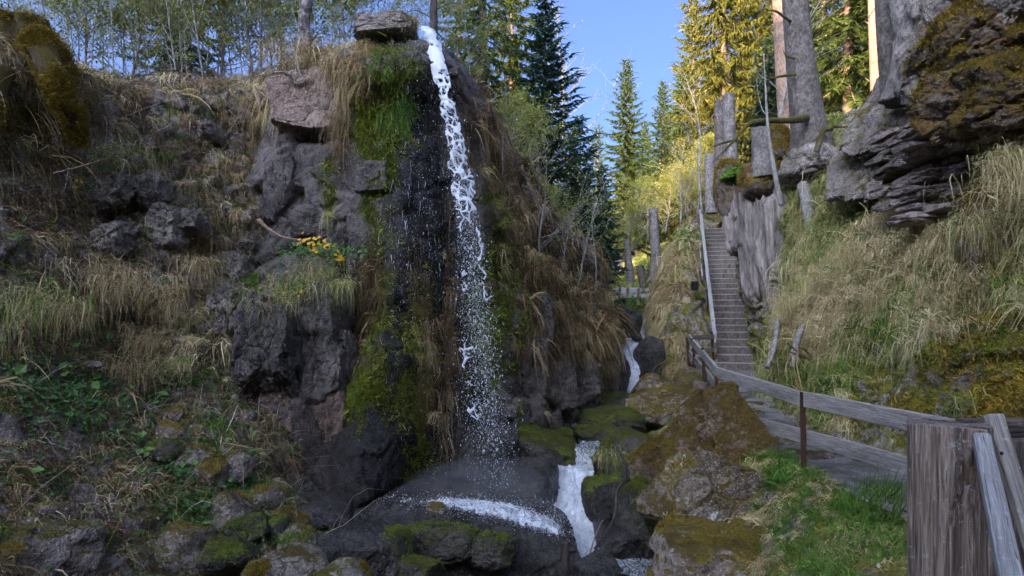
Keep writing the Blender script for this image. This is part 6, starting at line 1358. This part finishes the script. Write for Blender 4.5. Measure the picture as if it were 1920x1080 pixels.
# thick trunks and snags
def trunk_thing(name, label, pts, rad, bark, cat="tree trunk", group=None, sides=28, flare=0.0, brs=(), top=None, bark2=None, rough=0.05):
    pts = np.array([W(*p) for p in pts]); base = pts[0].copy(); P = crom(pts - base, 60); s = np.linspace(0, 1, 60); r = np.interp(s, np.linspace(0, 1, len(rad)), rad)
    m = MB(); m.tube(P, r, sides); V = m.V[0]; n_ = 60 * sides
    cx = np.repeat(P, sides, 0); dv = V[:n_] - cx; an = np.tile(np.linspace(0, 2 * np.pi, sides, endpoint=False), 60); ss = np.repeat(s, sides)
    q = V[:n_] * np.array([3, 3, .9]); k = 1 + rough * fbm(q, 4, 5) + (rough > .1) * (.10 * np.sin(an * 6 + 2 * ss) + .07 * np.sin(an * 11 + 1)) + flare * np.exp(-ss * 9) * (0.6 + 0.6 * np.sin(an * 5 + 1.3) + .3 * np.sin(an * 3))
    V[:n_] = cx + dv * k[:, None]
    e = thing(name, label, cat, base, group); link("trunk", m.mesh("trunk", M[bark]), e)
    for (bp, br_) in brs:
        b_ = np.array([W(*p) for p in bp]) - base; mm = MB(); mm.tube(crom(b_, 24), np.interp(np.linspace(0, 1, 24), np.linspace(0, 1, len(br_)), br_), 8); link("branch", mm.mesh("branch", M[bark2 or bark]), e)
    return e
trunk_thing("old_spruce", "thick grey trunk leaning left with dead branches and mossy bough", [(1528, 330, 14.7), (1518, 250, 14.7), (1505, 150, 14.7), (1495, 50, 14.7), (1480, -160, 14.7)], [.55, .37, .30, .27, .24], 'bark_grey', "tree", flare=.25, bark2='bark_moss', brs=[
  ([(1512, 222, 14.3), (1480, 226, 13.9), (1440, 226, 13.6), (1405, 232, 13.4), (1378, 262, 13.3), (1345, 295, 13.3)], [.085, .06, .055, .045, .03, .012]),
  ([(1380, 262, 13.3), (1355, 268, 13.3), (1338, 275, 13.3)], [.03, .02, .008]), ([(1490, 140, 14.4), (1455, 145, 14.1), (1425, 160, 14)], [.035, .022, .006]),
  ([(1460, 145, 14.1), (1440, 150, 14.0), (1420, 175, 13.9)], [.018, .012, .004]), ([(1482, 40, 14.5), (1450, 20, 14.2), (1420, 30, 14)], [.03, .02, .005]), ([(1530, 265, 14.3), (1555, 240, 14.1), (1590, 238, 13.9)], [.05, .035, .02]), ([(1490, 110, 14.4), (1475, 105, 14.3), (1468, 95, 14.3)], [.03, .02, .01]),
  ([(1530, 100, 14.5), (1560, 70, 14.3), (1620, 40, 14.2), (1650, 0, 14.1)], [.02, .015, .01, .005])])
trunk_thing("old_spruce", "sunlit reddish trunk right behind the thick grey trunk", [(1492, 320, 20.5), (1480, 200, 20.5), (1470, 60, 20.5), (1458, -160, 20.5)], [.38, .33, .29, .25], 'bark_pink', "tree")
trunk_thing("pine_tree", "thin sunlit pine trunk above the rock slabs", [(1646, 330, 24), (1637, 60, 24), (1632, -120, 24)], [.16, .15, .12], 'bark_pink', "tree", sides=12, brs=[([(1638, 90, 24), (1652, 100, 23.8)], [.02, .01]), ([(1636, 50, 24), (1622, 40, 24)], [.02, .01])])
trunk_thing("pine_tree", "thinner sunlit pine trunk to its right", [(1655, 330, 26), (1647, 60, 26), (1643, -120, 26)], [.09, .085, .07], 'bark_pink', "tree", sides=10)
trunk_thing("old_spruce", "grey trunk on the rock top beside the mossy overhang", [(1688, 190, 11.7), (1668, 60, 11.6), (1660, -140, 11.8)], [.26, .2, .18], 'bark_grey', "tree", flare=.3)
trunk_thing("old_spruce", "pale double trunk with gnarled roots under the overhang", [(1700, 190, 10.9), (1705, 80, 10.9), (1690, 20, 11), (1680, -120, 11.2)], [.30, .2, .17, .15], 'snag', "tree", flare=.35)
SN = "sawn snags above the stairs"
trunk_thing("tree_snag", "tall sawn grey snag, nearer of the pair above the stairs", [(1372, 330, 19), (1368, 250, 19), (1366, 177, 19)], [.20, .165, .15], 'snag', "snag")
trunk_thing("tree_snag", "tall sawn grey snag, left and darker of the pair above the stairs", [(1352, 330, 20.5), (1350, 250, 20.5), (1350, 188, 20.5)], [.19, .16, .15], 'bark_grey', "snag")
trunk_thing("tree_snag", "grey dead trunk behind the rounded overhang above the stairs", [(1334, 400, 24), (1332, 350, 24), (1331, 290, 24)], [.22, .19, .18], 'snag', "snag")
trunk_thing("tree_snag", "small dark snag among the bushes beyond the mound", [(1292, 400, 33), (1291, 370, 33), (1291, 343, 33)], [.19, .18, .17], 'bark_grey', "snag")
trunk_thing("tree_snag", "short sawn snag with pinkish bark beside the mossy shrub", [(1432, 332, 15.4), (1428, 290, 15.4), (1426, 241, 15.4)], [.25, .21, .2], 'snag', "snag")
trunk_thing("tree_snag", "tall cut trunk standing above the footbridge", [(1229, 530, 29), (1230, 480, 29), (1226, 430, 29), (1225, 391, 29)], [.28, .21, .19, .18], 'snag', "snag", flare=.2, brs=[([(1220, 400, 28.8), (1195, 402, 28.6), (1178, 425, 28.5), (1174, 440, 28.5)], [.03, .02, .012, .006]), ([(1220, 410, 28.8), (1208, 430, 28.6), (1197, 446, 28.5)], [.025, .015, .006])])
trunk_thing("tree_snag", "slanting cut trunk left above the footbridge", [(1183, 530, 30), (1178, 490, 30), (1175, 450, 30)], [.19, .16, .14], 'snag', "snag")
trunk_thing("tree_snag", "low cut stump between the two trunks above the footbridge", [(1206, 538, 29.5), (1202, 515, 29.5), (1200, 498, 29.5)], [.13, .17, .16], 'bark_grey', "snag")
trunk_thing("broken_stump", "pale pointed splinter stump with an orange tip behind the bridge rail", [(1227, 548, 29.2), (1227, 536, 29.2), (1226, 525, 29.2)], [.12, .07, .012], 'bark_pink', "stump", sides=10)
trunk_thing("old_tree", "blotchy bare trunk rising from the grassy cliff top", [(571, 100, 11.6), (571, 75, 11.6), (570, 40, 11.6), (576, 0, 11.6), (583, -80, 11.7)], [.12, .105, .095, .095, .08], 'bark_patch', "tree", sides=14, flare=.2)
trunk_thing("old_tree", "thin brown trunk right above the waterfall lip", [(813, 90, 13.5), (813, 40, 13.5), (814, -60, 13.5)], [.085, .075, .065], 'bark_dark', "tree", sides=12, brs=[([(813, 20, 13.5), (850, 5, 13.3), (880, 15, 13.2)], [.012, .008, .003]), ([(813, 35, 13.5), (780, 20, 13.4), (760, 25, 13.3)], [.012, .008, .003]), ([(814, 0, 13.5), (860, -20, 13.4)], [.01, .004])])
# mossy stump, upper left
M['stump_moss'] = bark_mat("stump under moss", (0.075, 0.055, 0.04), (0.18, 0.14, 0.10), 0.42, (0.085, 0.065, 0.016), sc=.8)
st_e = trunk_thing("mossy_stump", "large moss covered stump with a root running down the left slope", [(40, 290, 8.95), (38, 190, 8.8), (28, 110, 8.6), (22, 28, 8.5)], [.56, .50, .40, .33], 'stump_moss', "stump", flare=.1, sides=48, rough=.16, brs=[
  ([(70, 70, 8.2), (92, 120, 8.15), (112, 165, 8.2), (135, 210, 8.4), (152, 265, 8.7)], [.15, .15, .13, .11, .05]), ([(85, 75, 8.4), (108, 100, 8.7), (130, 140, 9.2), (160, 175, 9.8)], [.08, .08, .06, .03]), ([(0, 130, 8.0), (-15, 190, 7.9), (-30, 240, 7.8)], [.16, .12, .06])])
# roots and dead wood
def stick(name, label, pts, rad, bark, cat="branch", parent=None, sides=8):
    pts = np.array([W(*p) for p in pts]); b = pts[0].copy(); m = MB(); m.tube(crom(pts - b, 26), np.interp(np.linspace(0, 1, 26), np.linspace(0, 1, len(rad)), rad), sides)
    return link(name, m.mesh(name, M[bark]), parent, label, cat, loc=b)
stick("dead_branch", "long dead branch leaning upright beside the cascade", [(1115, 1030, 7.9), (1150, 975, 8.0), (1158, 920, 8.1), (1172, 895, 8.15), (1168, 860, 8.2), (1146, 818, 8.3)], [.016, .018, .018, .02, .017, .008], 'bark_dark')
stick("dead_branch", "thin orange tipped stick left of the long dead branch", [(1105, 1040, 7.8), (1118, 1000, 7.85), (1130, 975, 7.9)], [.008, .007, .005], 'bark_pink')
stick("stake", "short black stake standing in front of the cascade foot", [(1061, 1085, 7.2), (1060, 1050, 7.2), (1059, 1016, 7.2)], [.045, .045, .038], 'bark_dark', "stake")
stick("bare_root", "pale bare root poking from the hollow under the thatched cap", [(515, 135, 10.5), (540, 136, 10.3), (560, 155, 10.3)], [.016, .014, .006], 'bark_pale', "root")
stick("bare_root", "white forked root dangling in the hollow above the pink slab", [(557, 110, 10.4), (560, 130, 10.3), (570, 155, 10.2)], [.014, .012, .004], 'bark_pale', "root")
stick("bare_root", "brown root at the left foot of the cliff face", [(485, 412, 10.0), (505, 430, 9.9), (535, 446, 9.8), (580, 450, 9.75)], [.03, .022, .015, .006], 'bark_pink', "root")
stick("bare_root", "thick torn root left of the pink slab", [(478, 170, 11.0), (485, 185, 10.9), (488, 205, 10.9)], [.05, .04, .03], 'bark_pink', "root")
stick("dead_branch", "straight pale stick lying across the left slope", [(100, 325, 8.3), (150, 312, 8.3), (200, 298, 8.5)], [.010, .009, .006], 'bark_pink')
stick("dead_sapling", "thin grey dead stem leaning against the mossy rock by the snag", [(1465, 385, 13.0), (1452, 320, 13.1), (1440, 240, 13.2), (1432, 100, 13.3)], [.05, .045, .03, .008], 'bark_pale', "tree")
stick("bare_root", "grey root hanging from the bank edge below the thick trunk", [(1612, 300, 12.5), (1618, 345, 12.3), (1632, 390, 12.1)], [.07, .07, .06], 'bark_pale', "root")
stick("bare_root", "mossy root bending down left of the hanging grey root", [(1530, 285, 13.6), (1545, 245, 13.5), (1562, 240, 13.4)], [.06, .06, .05], 'bark_moss', "root")
stick("bare_root", "mossy slanting root in the grass bank", [(1505, 345, 14.4), (1515, 390, 14.2), (1520, 440, 14)], [.12, .13, .1], 'bark_pale', "root")
stick("tree_root", "grey root leaning in the green grass by the stairs foot", [(1505, 610, 11.5), (1492, 650, 11.3), (1485, 690, 11.2)], [.05, .05, .04], 'bark_pale', "root")
stick("tree_root", "thicker mossy root behind the grey leaning root", [(1458, 600, 12.5), (1452, 650, 12.2), (1438, 690, 12.0)], [.045, .05, .04], 'bark_pale', "root")
# evergreen shrub on the overhang
e = thing("bilberry_bush", "bright green low bush on the overhang above the stairs", "bush", W(1385, 335, 16.3)); rg = np.random.default_rng(4)
q = rg.normal(0, 1, (3200, 3)); q = unit(q) * rg.uniform(.4, 1, (3200, 1)) * np.array([.42, .3, .26]) * (1 + .25 * fbm(unit(q) * 2.2, 2, 3))[:, None]; q[:, 2] = np.abs(q[:, 2]) * 1.1
leaf_obj("leaves", q, q, rg.uniform(.03, .06, 3200), 'green_grass', np.clip(rg.normal(.5, .25, 3200), 0, 1), rg, e); mm = MB()
for k in range(14): mm.tube([np.zeros(3), q[k] * .5 + [0, 0, .02], q[k]], [.012, .008, .003], 4)
link("stems", mm.mesh("stems", M['bark_dark']), e)

# moss shoots over the stump
def moss_on(root, mat, n_, L, tone, seed):
    rg = np.random.default_rng(seed); Cs, Ns = [], []
    for ch in root.children:
        k = len(ch.data.vertices); co = np.zeros(k * 3, np.float32); ch.data.vertices.foreach_get("co", co); nn = np.zeros(k * 3, np.float32); ch.data.vertices.foreach_get("normal", nn)
        co = co.reshape(-1, 3) + np.array(root.location); nn = nn.reshape(-1, 3); w = (nn[:, 1] < .4) * (fbm(co * 2.4, 3, 4) > -.15) * 1.0 + 1e-6; idx = rg.choice(k, n_, p=w / w.sum())
        Cs.append(co[idx] + rg.normal(0, .03, (n_, 3)) * (1 - np.abs(nn[idx]))); Ns.append(nn[idx])
    C, Nn = np.vstack(Cs), np.vstack(Ns); K = len(C); rot = np.stack([np.zeros(K), np.arccos(np.clip(Nn[:, 2], -1, 1)), np.arctan2(Nn[:, 1], Nn[:, 0])], -1)
    scatter("moss_cover", C, rot, L * np.exp(rg.normal(0, .3, K)), tone + rg.normal(0, .15, K), tuft_collection('moss', mat, 36, 0.13, seed))
moss_on(st_e, 'moss_rust', 1500, .04, .0, 171)
